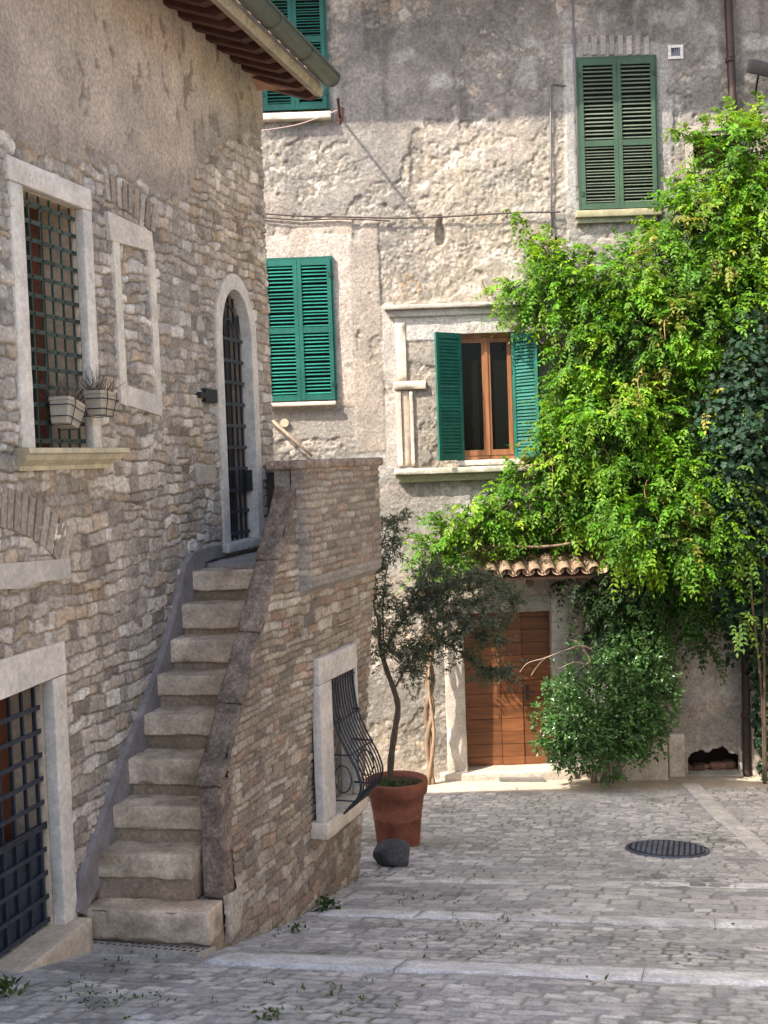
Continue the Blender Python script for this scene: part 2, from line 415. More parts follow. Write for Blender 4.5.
def ground_fn(A, S):
    S_ = S; S = S - SKM * A
    wa = A + .02 * fbm2(A * 5, S * 5, 3, 1); ws = S + .02 * fbm2(A * 5 + 9, S * 5, 3, 2) + .05 * np.sin(A * .9)
    e1, h1, k1 = coursed(wa, ws, .085, .125, .095, .165, 3)
    e2, h2, k2 = coursed(wa, ws, .13, .17, .15, .27, 4)
    big = (S > S3[1] - .02) * 0 + ((S < S3[0]) & (S > S2[1])) * 1.0
    e = np.where(big > 0, e2, e1); h = np.where(big > 0, h2, h1); k = np.where(big > 0, k2, k1)
    joint = sst(.003, .012, e)
    fill = sst(-.1, .5, fbm2(A * 1.1 + 3, S * 1.1, 4, 8))            # patches where the joints are full of dust
    rise = joint * (.007 + .005 * h) * (1 - .65 * fill)
    hgt = rise + .006 * fbm2(A * 9, S * 9, 3, 5) + .02 * fbm2(A * .8, S * .8, 2, 6)
    st = palette(h, [C(.47, .455, .445), C(.39, .38, .375), C(.52, .50, .475), C(.33, .325, .325), C(.56, .54, .51)], [4, 3, 3, 1.5, 1.5])
    st = st * (.85 + .3 * k)[..., None]
    st = st * (1 + .22 * fbm2(A * 14, S * 14, 3, 12))[..., None]
    dirt = C(.245, .23, .205)
    col = mix(dirt, st, joint)
    dust = C(.38, .37, .355)
    col = mix(col, dust, fill * .5)
    # the beige, sandy apron at the foot of the end house
    S = S_
    yy = A * WN[1] + S * WU[1]; xx = A * WN[0] + S * WU[0]
    ap = sst(YB - .98, YB - .78, yy + .07 * fbm2(A * 3, S * 3, 3, 20))
    col = mix(col, C(.46, .39, .30) * (1 + .18 * fbm2(A * 6, S * 6, 3, 22))[..., None], ap * .85)
    hgt = hgt * (1 - .6 * ap)
    # damp stains and moss
    mo = sst(.15, .55, fbm2(A * 2.1 + 11, S * 2.1, 4, 31)) * (1 - joint) * (1 - ap)
    col = mix(col, C(.085, .105, .045), mo * .85)
    stn = sst(.3, .6, fbm2(A * 1.7, S * 1.7 + 5, 4, 41))
    col = col * (1 - .3 * stn)[..., None]
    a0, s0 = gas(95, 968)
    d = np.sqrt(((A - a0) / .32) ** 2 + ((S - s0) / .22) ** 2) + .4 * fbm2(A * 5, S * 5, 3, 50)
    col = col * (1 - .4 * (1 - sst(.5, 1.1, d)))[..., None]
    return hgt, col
aL = -4.6
g = relief(gframe, aL, 4.8, 4.1, 15.9, .0235, ground_fn)
tag(g.build('lane_paving', M['cobble']), kind='structure')
# the ground sheet that carries on to the horizon below the paving
tk = np.concatenate([[-150, -90, -50, -30, -20], np.linspace(-14, 20, 35), [26, 36, 60, 100, 150]])
A, S = np.meshgrid(tk, tk)
P = gframe(A, S, -.06).reshape(-1, 3); n = len(tk)
q = [[j * n + i, j * n + i + 1, (j + 1) * n + i + 1, (j + 1) * n + i] for j in range(n - 1) for i in range(n - 1)]
tag(G().add(P, q, C(.26, .245, .23)).build('ground', M['cobble']), kind='structure')
def ribbon(name, a0, a1, s0, s1, hh, col, seglen=.9, seed=0, gap=.0025):
    """long kerb slabs laid flush across the lane"""
    g = G(); r = np.random.default_rng(seed); a = a0
    while a < a1 - .1:
        b = min(a1, a + seglen * r.uniform(.7, 1.3))
        na = max(2, int((b - a) / .05)); ns = 6
        aa = np.concatenate([[a + gap], np.linspace(a + gap, b - gap, na), [b - gap]]); ss = np.concatenate([[s0], np.linspace(s0 + .004, s1 - .004, ns), [s1]])
        AA, SS = np.meshgrid(aa, ss)
        HH = hh + .004 * fbm2(AA * 7, SS * 7, 3, seed) + r.uniform(-.002, .002)
        HH[0, :] = HH[-1, :] = -.02; HH[:, 0] -= .004; HH[:, -1] -= .004
        SS = SS + (.006 * fbm2(AA * 6, SS * 0, 2, seed + 3))
        c = np.tile(col * r.uniform(.86, 1.1), (AA.size, 1)) * (1 + .22 * fbm2(AA * 5, SS * 5, 4, seed + 9).ravel())[:, None]
        P = gframe(AA, SS + SKM * AA, HH).reshape(-1, 3); w = len(aa)
        q = [[j * w + i, j * w + i + 1, (j + 1) * w + i + 1, (j + 1) * w + i] for j in range(len(ss) - 1) for i in range(w - 1)]
        g.add(P, np.array(q), c, True); a = b
    return tag(g.build(name, M['stone']), kind='structure')
ribbon('paving_strip', gas(216, 958)[0], 4.8, S1[0], S1[1], .020, C(.66, .65, .635), 1.1, 1)
ribbon('paving_strip', gas(330, 909)[0], 4.8, S2[0], S2[1], .014, C(.62, .61, .595), .8, 2)
ribbon('paving_strip', gas(400, 876)[0], 4.8, S3[0], S3[1], .014, C(.60, .59, .575), .8, 3)
# the pale channel that runs down towards the camera on the right
def channel():
    p0 = ground_at(690, 784)[:2]; p1 = ground_at(790, 872)[:2]; d = (p1 - p0) / np.linalg.norm(p1 - p0); nn = np.array([d[1], -d[0]])
    L_ = np.linalg.norm(p1 - p0); g = G()
    t = np.linspace(0, L_, 60); w = np.linspace(-.14, .14, 7)
    T, Wd = np.meshgrid(t, w)
    x = p0[0] + T * d[0] + Wd * nn[0]; y = p0[1] + T * d[1] + Wd * nn[1]
    h = .024 + .004 * fbm2(T * 6, Wd * 6, 3, 4); h[0, :] = -.02; h[-1, :] = -.02
    h = h - .014 * (np.abs((T / .7) % 1 - .0) < .02)
    P = np.stack([x, y, gz(x, y) + h], -1).reshape(-1, 3); n = len(t)
    q = np.array([[j * n + i, j * n + i + 1, (j + 1) * n + i + 1, (j + 1) * n + i] for j in range(6) for i in range(n - 1)])
    if (p1 - p0)[1] < 0: q = q[:, ::-1]
    c = C(.54, .52, .485) * (1 + .25 * fbm2(T * 4, Wd * 4, 4, 8).ravel())[:, None]
    g.add(P, q, c, True)
    return tag(g.build('drain_channel', M['stone']), kind='structure')
channel()

# ================================================================== THE HOUSE ON THE LEFT
house = thing('stone_house', 'rubble stone house on the left with barred window, arched door and overhanging eaves', 'house', (-1.93, 7.3, float(gz(-1.93, 7.3))))
uE = LW.uv(265, 300)[0]                                     # the far corner
vG = 0.0
vTop = LW.uv(262, 74)[1] + .12
def LP(px, py): return LW.uv(px, py, .045)
# openings
win = dict(u0=LP(29, 300)[0], u1=LP(87.5, 300)[0], v0=LP(58, 448)[1], v1=LP(54, 197)[1], U0=LP(16, 300)[0], U1=LP(96, 300)[0], V1=LP(50, 172)[1])
arc = dict(u0=LP(226.0, 430)[0], u1=LP(254.5, 430)[0], v0=LP(240, 541)[1], U0=LP(220, 430)[0], U1=LP(259.8, 430)[0])
arc['vs'] = LP(236, 338)[1]; arc['vc'] = LP(236, 290)[1]
cel = dict(u1=LP(58.5, 800)[0], U1=LP(71.5, 800)[0], v1=LP(60, 676)[1], V1=LP(60, 643)[1], u0=LP(-110, 800)[0])
cel['v0'] = LP(66, 922)[1]
pb = [LP(*q) for q in ((-40, 118), (0, 128), (40, 150), (75, 163), (105, 163), (140, 182), (165, 205), (188, 200), (200, 160), (225, 145), (262, 126), (275, 120))]
pbu = np.array([q[0] for q in pb]); pbv = np.array([q[1] for q in pb])
def house_fn(U, V):
    wu = U + .04 * fbm2(U * 4, V * 4, 3, 1) + .016 * fbm2(U * 14, V * 14, 2, 7); wv = V + .045 * fbm2(U * 2.6 + 7, V * 3.5, 3, 2) + .014 * fbm2(U * 14 + 3, V * 14, 2, 9)
    eA, hA, kA = coursed(wu, wv, .065, .125, .08, .24, 11); xA = yA = 0 * U
    wu2 = wu + .03 * fbm2(U * 7, V * 7, 2, 14); wv2 = wv + .028 * fbm2(U * 6 + 4, V * 7, 2, 13); eB, hB, kB = coursed(wu2, wv2, .05, .10, .07, .19, 12); xB = yB = 0 * U
    sel = fbm2(U * 1.3, V * 1.3, 3, 33) + .25 * sst(6.2, 4.4, V) > .12       # coarser courses low down
    e = np.where(sel, eA, eB); h = np.where(sel, hA, hB); k = np.where(sel, kA, kB); x = np.where(sel, xA, xB); y = np.where(sel, yA, yB)
    tilt = (h - .5) * x * .16 + (k - .5) * y * .22
    stone = -.002 + .034 * sst(.0005, .010, e) + .018 * (k - .35) + tilt + .006 * fbm2(U * 22, V * 22, 3, 5) + .006 * fbm2(U * 60, V * 60, 2, 6)
    mort = .014 + .012 * fbm2(U * 2.3, V * 2.3, 4, 21) + .005 * fbm2(U * 30, V * 30, 3, 22)
    mort = mort + .012 * sst(.2, .7, fbm2(U * 1.1 + 4, V * 1.1, 3, 27))
    t = sst(-.004, .004, stone - mort)
    hgt = np.maximum(stone, mort)
    sc_ = palette(h, STONES, STW) * (.84 + .46 * k)[..., None]
    sc_ = sc_ * (1 + .25 * fbm2(U * 18, V * 18, 4, 15))[..., None]
    sc_ = sc_ * (1 - .55 * (1 - sst(0, .010, e)))[..., None]
    mc = MORTAR * (.88 + .26 * fbm2(U * 6, V * 6, 4, 16))[..., None]
    col = mix(mc, sc_, t)
    warm = fbm2(U * .7 + 2, V * .7, 3, 18)
    col = col * (C(1, 1, 1) + warm[..., None] * C(.10, .02, -.08))
    # render left on the upper part
    vb = np.interp(U, pbu, pbv) + .11 * fbm2(U * 4.5, V * 4.5, 4, 61)
    p = sst(-.012, .012, V - vb)
    pit = sst(.22, .42, fbm2(U * 13, V * 6.5, 3, 63)) * sst(-.35, .3, fbm2(U * 1.6, V * 1.6, 2, 64))
    ph = .050 + .010 * fbm2(U * 2, V * 2, 4, 62) + .0025 * fbm2(U * 40, V * 40, 3, 65) - .016 * pit
    thin = sst(.35, .0, V - vb)
    ph = ph + thin * (.35 * (hgt - .03))
    hgt = mix(hgt, ph, p)
    pc = mix(C(.57, .455, .365), C(.48, .385, .31), sst(-.3, .4, fbm2(U * 1.2, V * .8, 4, 66)))
    pc = mix(pc, C(.42, .375, .27), sst(1.2, 3.6, U) * .55 + .2 * sst(-.2, .5, fbm2(U * 3, V * .5, 3, 67)))
    pc = pc * (1 + .13 * fbm2(U * 9, V * 4, 4, 68) - .42 * pit)[..., None]
    pc = pc * (1 - .16 * sst(.1, .6, fbm2(U * 16, V * 1.1, 3, 69)) * sst(7.2, 8.0, V))[..., None]
    pc = mix(pc, C(.30, .26, .22), thin * .55)
    col = mix(col, pc, p)
    # cement patches near the stair and a darker tone towards the ground
    gh = V - (gz(LW.o[0] + U * WU[0], LW.o[1] + U * WU[1]))
    col = col * (1 - .18 * sst(.9, .1, gh))[..., None]
    return hgt, col
def hole_arch(cu, cv):
    c = (arc['u0'] + arc['u1']) / 2; w = (arc['u1'] - arc['u0']) / 2 + .03
    inside = (np.abs(cu - c) < w) & (cv > arc['v0'] - .02) & (cv < arc['vs'])
    top = (cv >= arc['vs']) & ((cu - c) ** 2 / w ** 2 + (cv - arc['vs']) ** 2 / (arc['vc'] - arc['vs'] + .03) ** 2 < 1)
    return ~(inside | top)
uN = LP(-25, 600)[0]
g = relief(LW, uN, uE, 0.3, vTop, .0088, house_fn,
           holes=[(win['u0'] - .03, win['u1'] + .03, win['v0'] - .03, win['v1'] + .03), (cel['u0'] - .03, cel['u1'] + .03, 0, cel['v1'] + .03)], keep=hole_arch)
uNN = uN - 2.4
gq = relief(LW, uNN, uN, 0.3, vTop, .02, house_fn, holes=[(cel['u0'] - .03, cel['u1'] + .03, 0, cel['v1'] + .03)])
g.add(gq.v[0], np.array(gq.f), gq.c[0], True)
# the masonry behind the face, the end wall and the long side out of the picture
DEP = 6.5
XE = np.array([-1.0, 0, 0])
pe = LW.P(uE, 0, 0)
EW = Fr((pe[0], pe[1], 0), (-math.cos(.06), -math.sin(.06), 0), (-math.sin(.06), math.cos(.06), 0))           # end wall, square to the end of the lane
e0 = G()
e0.box(LW, -14, uNN, -1.5, vTop, -.5, .035, C(.36, .29, .23))
e0.box(LW, uNN, uE - .02, -1, vTop, -.62, -.5, C(.3, .25, .2))
e0.box(EW, .14, DEP + 1.2, -.6, vTop, -.35, -.004, C(.34, .28, .23))
e0.box(LW, uE - .5, uE, -1, vTop, -.5, -.01, C(.34, .29, .23))
bd = -DEP
e0.box(LW, -14, uE - 1.2, -1.5, vTop, bd - .3, bd, C(.34, .28, .23))
e0.box(LW, -14.3, -14, -1.5, vTop, bd, 0, C(.34, .28, .23))
wall = g.build('wall', M['masonry'], house)
e0.build('rear_wall', M['masonry'], house)

# ---- upper window of the house
wn = G()
A_, B_ = win, None
dp = .045
mid = (win['u0'] + win['u1']) / 2
wn.rbox(LW, win['U0'], win['u0'], win['v0'] - .0, win['v1'] + .0, -.02, dp, .008, .05, .003, seed=1)
wn.rbox(LW, win['u1'], win['U1'], win['v0'] - .0, win['v1'] + .0, -.02, dp, .008, .05, .003, seed=2)
wn.rbox(LW, win['U0'] - .012, win['U1'] + .006, win['v1'] + .002, win['V1'], -.02, dp + .002, .008, .05, .003, seed=3)
window = wn.build('window', M['pale'], house)
iv = G()                                                     # the reveal inside the frame
rc = C(1.0, .86, .70)
iv.box(LW, win['u0'] - .05, win['u0'], win['v0'], win['v1'], -.34, -.022, rc); iv.box(LW, win['u1'], win['u1'] + .05, win['v0'], win['v1'], -.34, -.022, rc)
iv.box(LW, win['u0'] - .05, win['u1'] + .05, win['v1'], win['v1'] + .05, -.34, -.022, rc); iv.box(LW, win['u0'] - .05, win['u1'] + .05, win['v0'] - .06, win['v0'] - .004, -.34, -.022, rc)
iv.build('reveal', M['pale'], window)
sl_ = G()
s0 = LP(15, 448); s1 = LP(121, 448)
vtop = win['v0']; uL, uR = LP(24, 470)[0] - .0, LP(104, 466)[0]
prof = [(.17, 0), (.17, -.03), (.14, -.04), (.12, -.07), (.075, -.095), (.06, -.105), (.06, -.13), (.0, -.13), (-.05, -.13), (-.05, 0)]
U0s, U1s = win['U0'] - .03, win['U1'] + .03
V_ = []; 
for (n_, v_) in prof:
    V_.append(LW.P(U0s - max(n_, .0) * .62, vtop + v_ - .003, n_)); V_.append(LW.P(U1s + max(n_, .0) * .62, vtop + v_ - .003, n_))
k = len(prof)
F_ = [[2 * i, 2 * ((i + 1) % k), 2 * ((i + 1) % k) + 1, 2 * i + 1] for i in range(k)] + [[2 * i for i in range(k)][::-1], [2 * i + 1 for i in range(k)]]
sl_.add(V_, F_, C(.80, .76, .60)); sl_.build('sill', M['pale'], window)
gr = G()
n0 = -.035
nb, nh = 6, 14
for i in range(nb):
    u = mix(win['u0'], win['u1'], (i + .35) / (nb - .3)); gr.box(LW, u - .006, u + .006, win['v0'] - .01, win['v1'] - .0, n0 - .006, n0 + .006, C(.9, 1, .95))
for j in range(nh):
    v = mix(win['v0'], win['v1'], (j + .42) / nh)
    gr.box(LW, win['u0'] - .02, win['u1'] + .02, v - .013, v + .013, n0 + .007, n0 + .014, C(1, 1, 1))
    for i in range(nb):
        u = mix(win['u0'], win['u1'], (i + .35) / (nb - .3)); gr.box(LW, u - .008, u + .008, v - .006, v + .006, n0 + .0142, n0 + .02, C(.45, .45, .5))
gr.build('grille', M['patina'], window)
pn = G(); w_ = win['u1'] - win['u0']
cols = [C(.10, .03, .02), C(.03, .035, .03), C(.16, .045, .03), C(.17, .125, .075), C(.04, .05, .05), C(.12, .04, .025), C(.10, .075, .05)]
for i, c in enumerate(cols):
    pn.box(LW, win['u0'] - .04 + (w_ + .08) * i / 7, win['u0'] - .04 + (w_ + .08) * (i + 1) / 7 - .004, win['v0'] - .05, win['v1'] + .04, -.36, -.26 + .02 * (i % 2), c)
pn.build('pane', mat('curtained_pane', n1=(5, .2), n2=(30, .2), rough=.25, bump=0), window)

# ---- blind window beside it
bw = G()
bw.pprism(LW, [(113, 238), (119.5, 243), (128.5, 407), (121.5, 403)], -.01, .05, C(1, .98, .95))
bw.pprism(LW, [(148, 250), (154.5, 250), (162, 396), (157, 396)], -.01, .05, C(1, .98, .95))
bw.pprism(LW, [(108, 211), (152, 232), (154, 252), (111, 240)], -.01, .056, C(.92, .9, .88))
bw.pprism(LW, [(127, 385), (162, 397), (162, 416), (128, 405)], -.01, .056, C(.92, .92, .92))
bw.build('blind_window', M['pale'], house)
def brick(g, fr, pp, n0, n1, c): g.pprism(fr, pp, n0, n1, c)
rv = G(); r_ = random.Random(5)
for i in range(9):
    t = i / 8.0; x = 107 + 44 * t; yt = 168 + 34 * t + 8 * (t - .5) ** 2; yb = yt + 31 - 3 * t; ln = (t - .5) * 5
    c = C(.36, .28, .21) * r_.uniform(.75, 1.2) if i % 2 else C(.42, .36, .30) * r_.uniform(.85, 1.15)
    rv.pprism(LW, [(x + ln, yt + r_.uniform(-2, 2)), (x + 4.1 + ln * 1.1, yt + 3), (x + 4.1, yb + r_.uniform(-2, 2)), (x, yb - 2)], .0, .042 + r_.uniform(0, .012), c * 1.15)
rv.build('relieving_arch', M['masonry'], house)
rv = G()
for i in range(12):
    t = i / 11.0; x = -12 + 72 * t; yt = 486 + 40 * t ** 2.4; hgt_ = 42 - 4 * t; ln = 1 + 8 * t ** 2
    c = C(.40, .325, .25) * r_.uniform(.8, 1.15)
    rv.pprism(LW, [(x + ln, yt), (x + 5.2 + ln, yt + 1 + 4 * t), (x + 5.0, yt + hgt_ + 5 * t), (x, yt + hgt_ + r_.uniform(-2, 2))], .0, .044 + r_.uniform(0, .012), c * 1.1)
rv.build('relieving_arch', M['masonry'], house)
sb = G(); u0, v0 = LP(-14, 590); u1, v1 = LP(71, 560)
sb.pprism(LW, [(-14, 565), (70, 558.5), (71, 578), (40, 582), (20, 589), (-14, 589)], -.02, .055, C(.78, .76, .74)); sb.build('stone_lintel', M['pale'], house)
pq = G(); u0, v0 = LP(198, 485); u1, v1 = LP(215, 465); pq.rbox(LW, u0, u1, v0, v1, 0, .055, .006, .05, .003, C(.62, .60, .57)); pq.build('stone_plaque', M['pale'], house)
jb = G(); u0, v0 = LP(204.5, 402); u1, v1 = LP(215.5, 390); jb.box(LW, u0, u1, v0, v1, 0, .06, C(1, 1, 1)); u2, v2 = LP(199, 398); jb.box(LW, u2, u0 - .001, v0 + .03, v1 - .03, .0, .06, C(.8, .8, .8)); jb.build('junction_box', M['iron'], house)

# ---- arched door at the head of the stairs
cA = (arc['u0'] + arc['u1']) / 2; wi = (arc['u1'] - arc['u0']) / 2; wo = (arc['U1'] - arc['U0']) / 2; hi_ = arc['vc'] - arc['vs']; ho = hi_ + (wo - wi) * 1.05
def arch_path(w, h, n=22):
    a = np.linspace(0, math.pi, n); return [(cA + w, arc['v0'])] + [(cA + w * math.cos(t), arc['vs'] + h * math.sin(t)) for t in a] + [(cA - w, arc['v0'])]
po, pi_ = arch_path(wo, ho), arch_path(wi, hi_)
af = G(); n = len(po); V_ = []
for (a, b) in zip(po, pi_):
    V_ += [LW.P(b[0], b[1], -.05), LW.P(b[0], b[1], .05), LW.P(a[0], a[1], .05), LW.P(a[0], a[1], -.02)]
F_ = [[4 * i + k, 4 * i + (k + 1) % 4, 4 * (i + 1) + (k + 1) % 4, 4 * (i + 1) + k] for i in range(n - 1) for k in range(4)]
af.add(V_, F_, C(.88, .9, .92)); 
door = af.build('arched_door', M['pale'], house)
st_ = G(); st_.rbox(LW, cA - wo - .01, cA + wo + .03, arc['v0'] - .075, arc['v0'] - .001, -.26, .085, .008, .06, .003, C(.72, .74, .76)); st_.build('threshold', M['pale'], door)
rv = G(); pj = arch_path(wi - .001, hi_ - .001); V_ = []
for b in pj: V_ += [LW.P(b[0], b[1], -.32), LW.P(b[0], b[1], -.052)]
rv.add(V_, [[2 * i, 2 * i + 1, 2 * i + 3, 2 * i + 2] for i in range(len(pj) - 1)], C(.62, .52, .42)); rv.build('reveal', M['pale'], door)
gr = G(); ng = -.05
for i in range(6):
    x = cA - wi + 2 * wi * (i + .5) / 6; t = (x - cA) / wi; top = arc['vs'] + hi_ * math.sqrt(max(0, 1 - t * t))
    gr.box(LW, x - .008, x + .008, arc['v0'], top, ng - .008, ng + .008, C(1, 1, 1))
for j in range(10):
    v = mix(arc['v0'] + .06, arc['vs'] + .0, j / 9.0); gr.box(LW, cA - wi, cA + wi, v - .014, v + .014, ng + .009, ng + .017, C(1.5, 1.6, 1.7))
for q in (.72, .42):
    a = np.linspace(0, math.pi, 20); gr.tube([LW.P(cA + wi * q * math.cos(t), arc['vs'] + hi_ * q * math.sin(t), ng + .012) for t in a], .009, 6, C(1.4, 1.5, 1.7))
gr.box(LW, cA + wi * .55, cA + wi * .98, arc['v0'] + .42, arc['v0'] + .60, ng + .018, ng + .06, C(.5, .5, .5))
gr.build('grille', M['iron'], door)
bk = G()
for i in range(8):
    bk.box(LW, cA - wi - .05 + (2 * wi + .1) * i / 8, cA - wi - .05 + (2 * wi + .1) * (i + 1) / 8 - .006, arc['v0'] - .06, arc['vc'] + .05, -.24, -.16, [C(.055, .06, .075), C(.14, .10, .07), C(.03, .035, .045)][i % 3])
bk.build('door_leaf', M['darkwood'], door)

# ---- cellar door
cd = G()
cd.pprism(LW, [(-140, 702.7), (64.5, 641), (66.5, 672.5), (-140, 759)], -.03, .05, C(1, .97, .95))
cdoor = cd.build('cellar_door', M['pale'], house)
jm = G(); jm.rbox(LW, cel['u1'], cel['U1'] , cel['v0'] - .05, cel['v1'] - .004, -.03, .05, .006, .05, .003, C(1, .97, .93), 8)
jm.build('jamb', M['pale'], cdoor)
jm = G(); jm.rbox(LW, cel['u0'] - .13, cel['u0'], cel['v0'] - .05, cel['v1'] - .004, -.03, .05, .006, .05, .003, C(1, .97, .93), 18); jm.build('jamb', M['pale'], cdoor)
rv = G(); rv.box(LW, cel['u1'], cel['u1'] + .05, cel['v0'] - .1, cel['v1'], -.3, -.032, C(1, .84, .66)); rv.box(LW, cel['u0'], cel['u1'] + .05, cel['v1'] + .006, cel['v1'] + .06, -.3, -.032, C(.7, .65, .6)); rv.build('reveal', M['pale'], cdoor)
# threshold stone follows the fall of the lane
th = G(); ua, ub = LP(-40, 1000)[0], LP(77, 925)[0]
za, zb = cel['v0'] - .012, cel['v0'] - .012
th.rbox(LW, min(ua - .3, cel['u0'] - .15), ub, cel['v0'] - .42, cel['v0'] - .01, -.3, .16, .015, .05, .006, C(.74, .66, .56), 9); th.build('threshold', M['pale'], cdoor)
gr = G(); ng = -.07; cu1 = cel['u1']; vsplit = LP(38, 838)[1]
ups = [cu1 - .04 - .128 * i for i in range(9)]
for u in ups:
    gr.box(LW, u - .009, u + .009, vsplit, cel['v1'] - .0, ng - .009, ng + .009, C(1, 1, 1))
    gr.box(LW, u - .012, u + .012, cel['v0'] - .005, vsplit, ng + .0, ng + .012, C(1.1, 1.1, 1.15))
nv = 11
for j in range(nv):
    v = mix(cel['v0'] + .02, cel['v1'] - .03, j / (nv - 1.0)); gr.box(LW, cel['u0'], cu1, v - .014, v + .014, ng + .0125, ng + .02, C(1.3, 1.35, 1.5))
gr.box(LW, cel['u0'], cu1, vsplit - .02, vsplit + .02, ng + .021, ng + .03, C(1.1, 1.1, 1.2))
gr.build('grille', M['iron'], cdoor)
lp = G(); lp.box(LW, cel['u0'], cu1, cel['v0'] - .06, vsplit, ng - .03, ng - .012, C(1.2, 1.25, 1.5)); lp.build('lower_panel', M['iron'], cdoor)
bk = G()
for i in range(9):
    bk.box(LW, cu1 - .145 * (i + 1), cu1 - .145 * i - .008, cel['v0'] - .05, cel['v1'] + .05, -.34, -.27, [C(.16, .055, .025), C(.10, .045, .025), C(.05, .03, .02)][i % 3])
bk.build('door_leaf', M['darkwood'], cdoor)

# ---- eaves
roof = G()
ov = .56; drop = .19; zE = LW.uv(261, 77)[1]                  # underside of the boards at the wall
pit = .37
ze_out = zE - ov * pit
def RP(u, n, dz): return LW.P(u, zE - n * pit + dz, n)
uX = uE + .02
ridge_n = -4.2
V_ = []
pts = [(-14.5, ov + .02), (uX, ov + .02), (uX - 3.6, ridge_n), (-14.5, ridge_n)]
for dz in (.0, .07): V_ += [RP(u, n_, dz) for u, n_ in pts]
roof.add(V_, [[0, 1, 2, 3][::-1], [4, 5, 6, 7], [0, 1, 5, 4], [1, 2, 6, 5], [2, 3, 7, 6], [3, 0, 4, 7]], C(.20, .085, .06))
# hip over the end wall and the far slope
zR = zE - ridge_n * pit
e1 = LW.P(uX, 0, ov + .02); e2 = EW.P(DEP + 1.5, 0, .03)
rg0 = LW.P(uX - 3.6, 0, ridge_n)
zc = zE - (ov + .02) * pit
tri = [(e1[0], e1[1] + .02, zc + .07), (e2[0], e2[1], zc + .07), (rg0[0], rg0[1], zR + .07)]
tri2 = [(x, y, z - .06) for x, y, z in tri]
roof.add(tri + tri2, [[0, 1, 2], [5, 4, 3], [0, 3, 4, 1], [1, 4, 5, 2], [2, 5, 3, 0]], C(.36, .20, .13))
f0 = LW.P(-14.5, 0, ridge_n); f1 = LW.P(-14.5, 0, -DEP - .6)
V_ = [(f0[0], f0[1], zR + .07), (rg0[0], rg0[1], zR + .07), (e2[0], e2[1], zc + .07), (f1[0], f1[1], zc + .07)]
roof.add(V_ + [(x, y, z - .06) for x, y, z in V_], [[0, 1, 2, 3], [7, 6, 5, 4], [0, 4, 5, 1], [1, 5, 6, 2], [2, 6, 7, 3], [3, 7, 4, 0]], C(.36, .20, .13))
# cover tiles along the slope
for i in range(24):
    u = uX - .1 - .22 * i
    a = np.linspace(0, math.pi, 7)
    for jj in range(6):
        nA = ov - .02 - jj * .4; nB = nA - .44
        r0, r1 = .085, .075
        V_ = [RP(u + r0 * math.cos(t), nA, .07 + .08 * math.sin(t) + .02) for t in a] + [RP(u + r1 * math.cos(t), nB, .07 + .07 * math.sin(t)) for t in a]
        roof.add(V_, [[q, q + 1, q + 8, q + 7] for q in range(6)], C(.38, .21, .135) * r_.uniform(.75, 1.15), True)
rf = roof.build('roof', M['tile'], house)
us = [LW.uv(*q)[0] for q in ((174, 4), (189, 18), (202, 28), (215, 39), (226, 49), (237, 59), (248, 69), (259, 79))]
sp = (us[-1] - us[0]) / 7
for i in range(16):
    u = us[-1] - sp * i + (.0 if i else .03)
    rg = G(); V_ = []
    for n_, dz in ((-.05, 0), (ov - .10, 0)):
        for du in (-.045, .045):
            V_ += [RP(u + du, n_, -.002), RP(u + du, n_, -.105 if n_ < .3 else -.095)]
    # ends carved to a short ogee
    V_ += [RP(u - .045, ov - .02, -.002), RP(u - .045, ov - .02, -.05), RP(u + .045, ov - .02, -.002), RP(u + .045, ov - .02, -.05)]
    F_ = [[0, 1, 3, 2], [0, 2, 6, 4], [1, 5, 7, 3], [0, 4, 5, 1], [2, 3, 7, 6], [4, 6, 10, 8], [5, 9, 11, 7], [4, 8, 9, 5], [6, 7, 11, 10], [8, 10, 11, 9]]
    rg.add(V_, F_, C(.085, .032, .024) * r_.uniform(.8, 1.25))
    rg.build('rafter', M['darkwood'], house)
fa = G()
V_ = []
for u in (-14.5, uX):
    V_ += [RP(u, ov - .018, -.06), RP(u, ov + .055, -.06), RP(u, ov + .075, .02), RP(u, ov + .055, .075), RP(u, ov - .018, .066)]
fa.add(V_, [[i, (i + 1) % 5, (i + 1) % 5 + 5, i + 5] for i in range(5)] + [[4, 3, 2, 1, 0], [5, 6, 7, 8, 9]], C(.40, .34, .25)); fa.build('eaves_board', M['stone'], house)
gu = G(); gn = ov + .165; gc = zE - ov * pit + .07
a = np.linspace(math.pi * 1.0, math.pi * 2.0, 13)
uG0, uG1 = -14.5, LW.uv(331, 84, gn)[0]
def gut(u, r): return [LW.P(u, gc + r * math.sin(t), gn + r * math.cos(t)) for t in a]
V_ = gut(uG0, .088) + gut(uG1, .088) + gut(uG1, .080) + gut(uG0, .080)
F_ = [[k * 13 + i, k * 13 + i + 1, ((k + 1) % 4) * 13 + i + 1, ((k + 1) % 4) * 13 + i] for k in range(4) for i in range(12)]
F_ += [[26 + i for i in range(13)]]
gu.add(V_, F_, C(1, 1, 1), True)
for du in (0.02, .75, 1.5, 2.3, 3.1):
    u = uG1 - du - .01; V_ = gut(u, .094) + gut(u + .025, .094); gu.add(V_, [[i, i + 1, i + 14, i + 13] for i in range(12)], C(.8, .8, .8), True)
gu.tube([LW.P(uG0, gc + .004, gn + .088), LW.P(uG1, gc + .004, gn + .088)], .012, 6)
gu.build('gutter', M['gutter'], house)

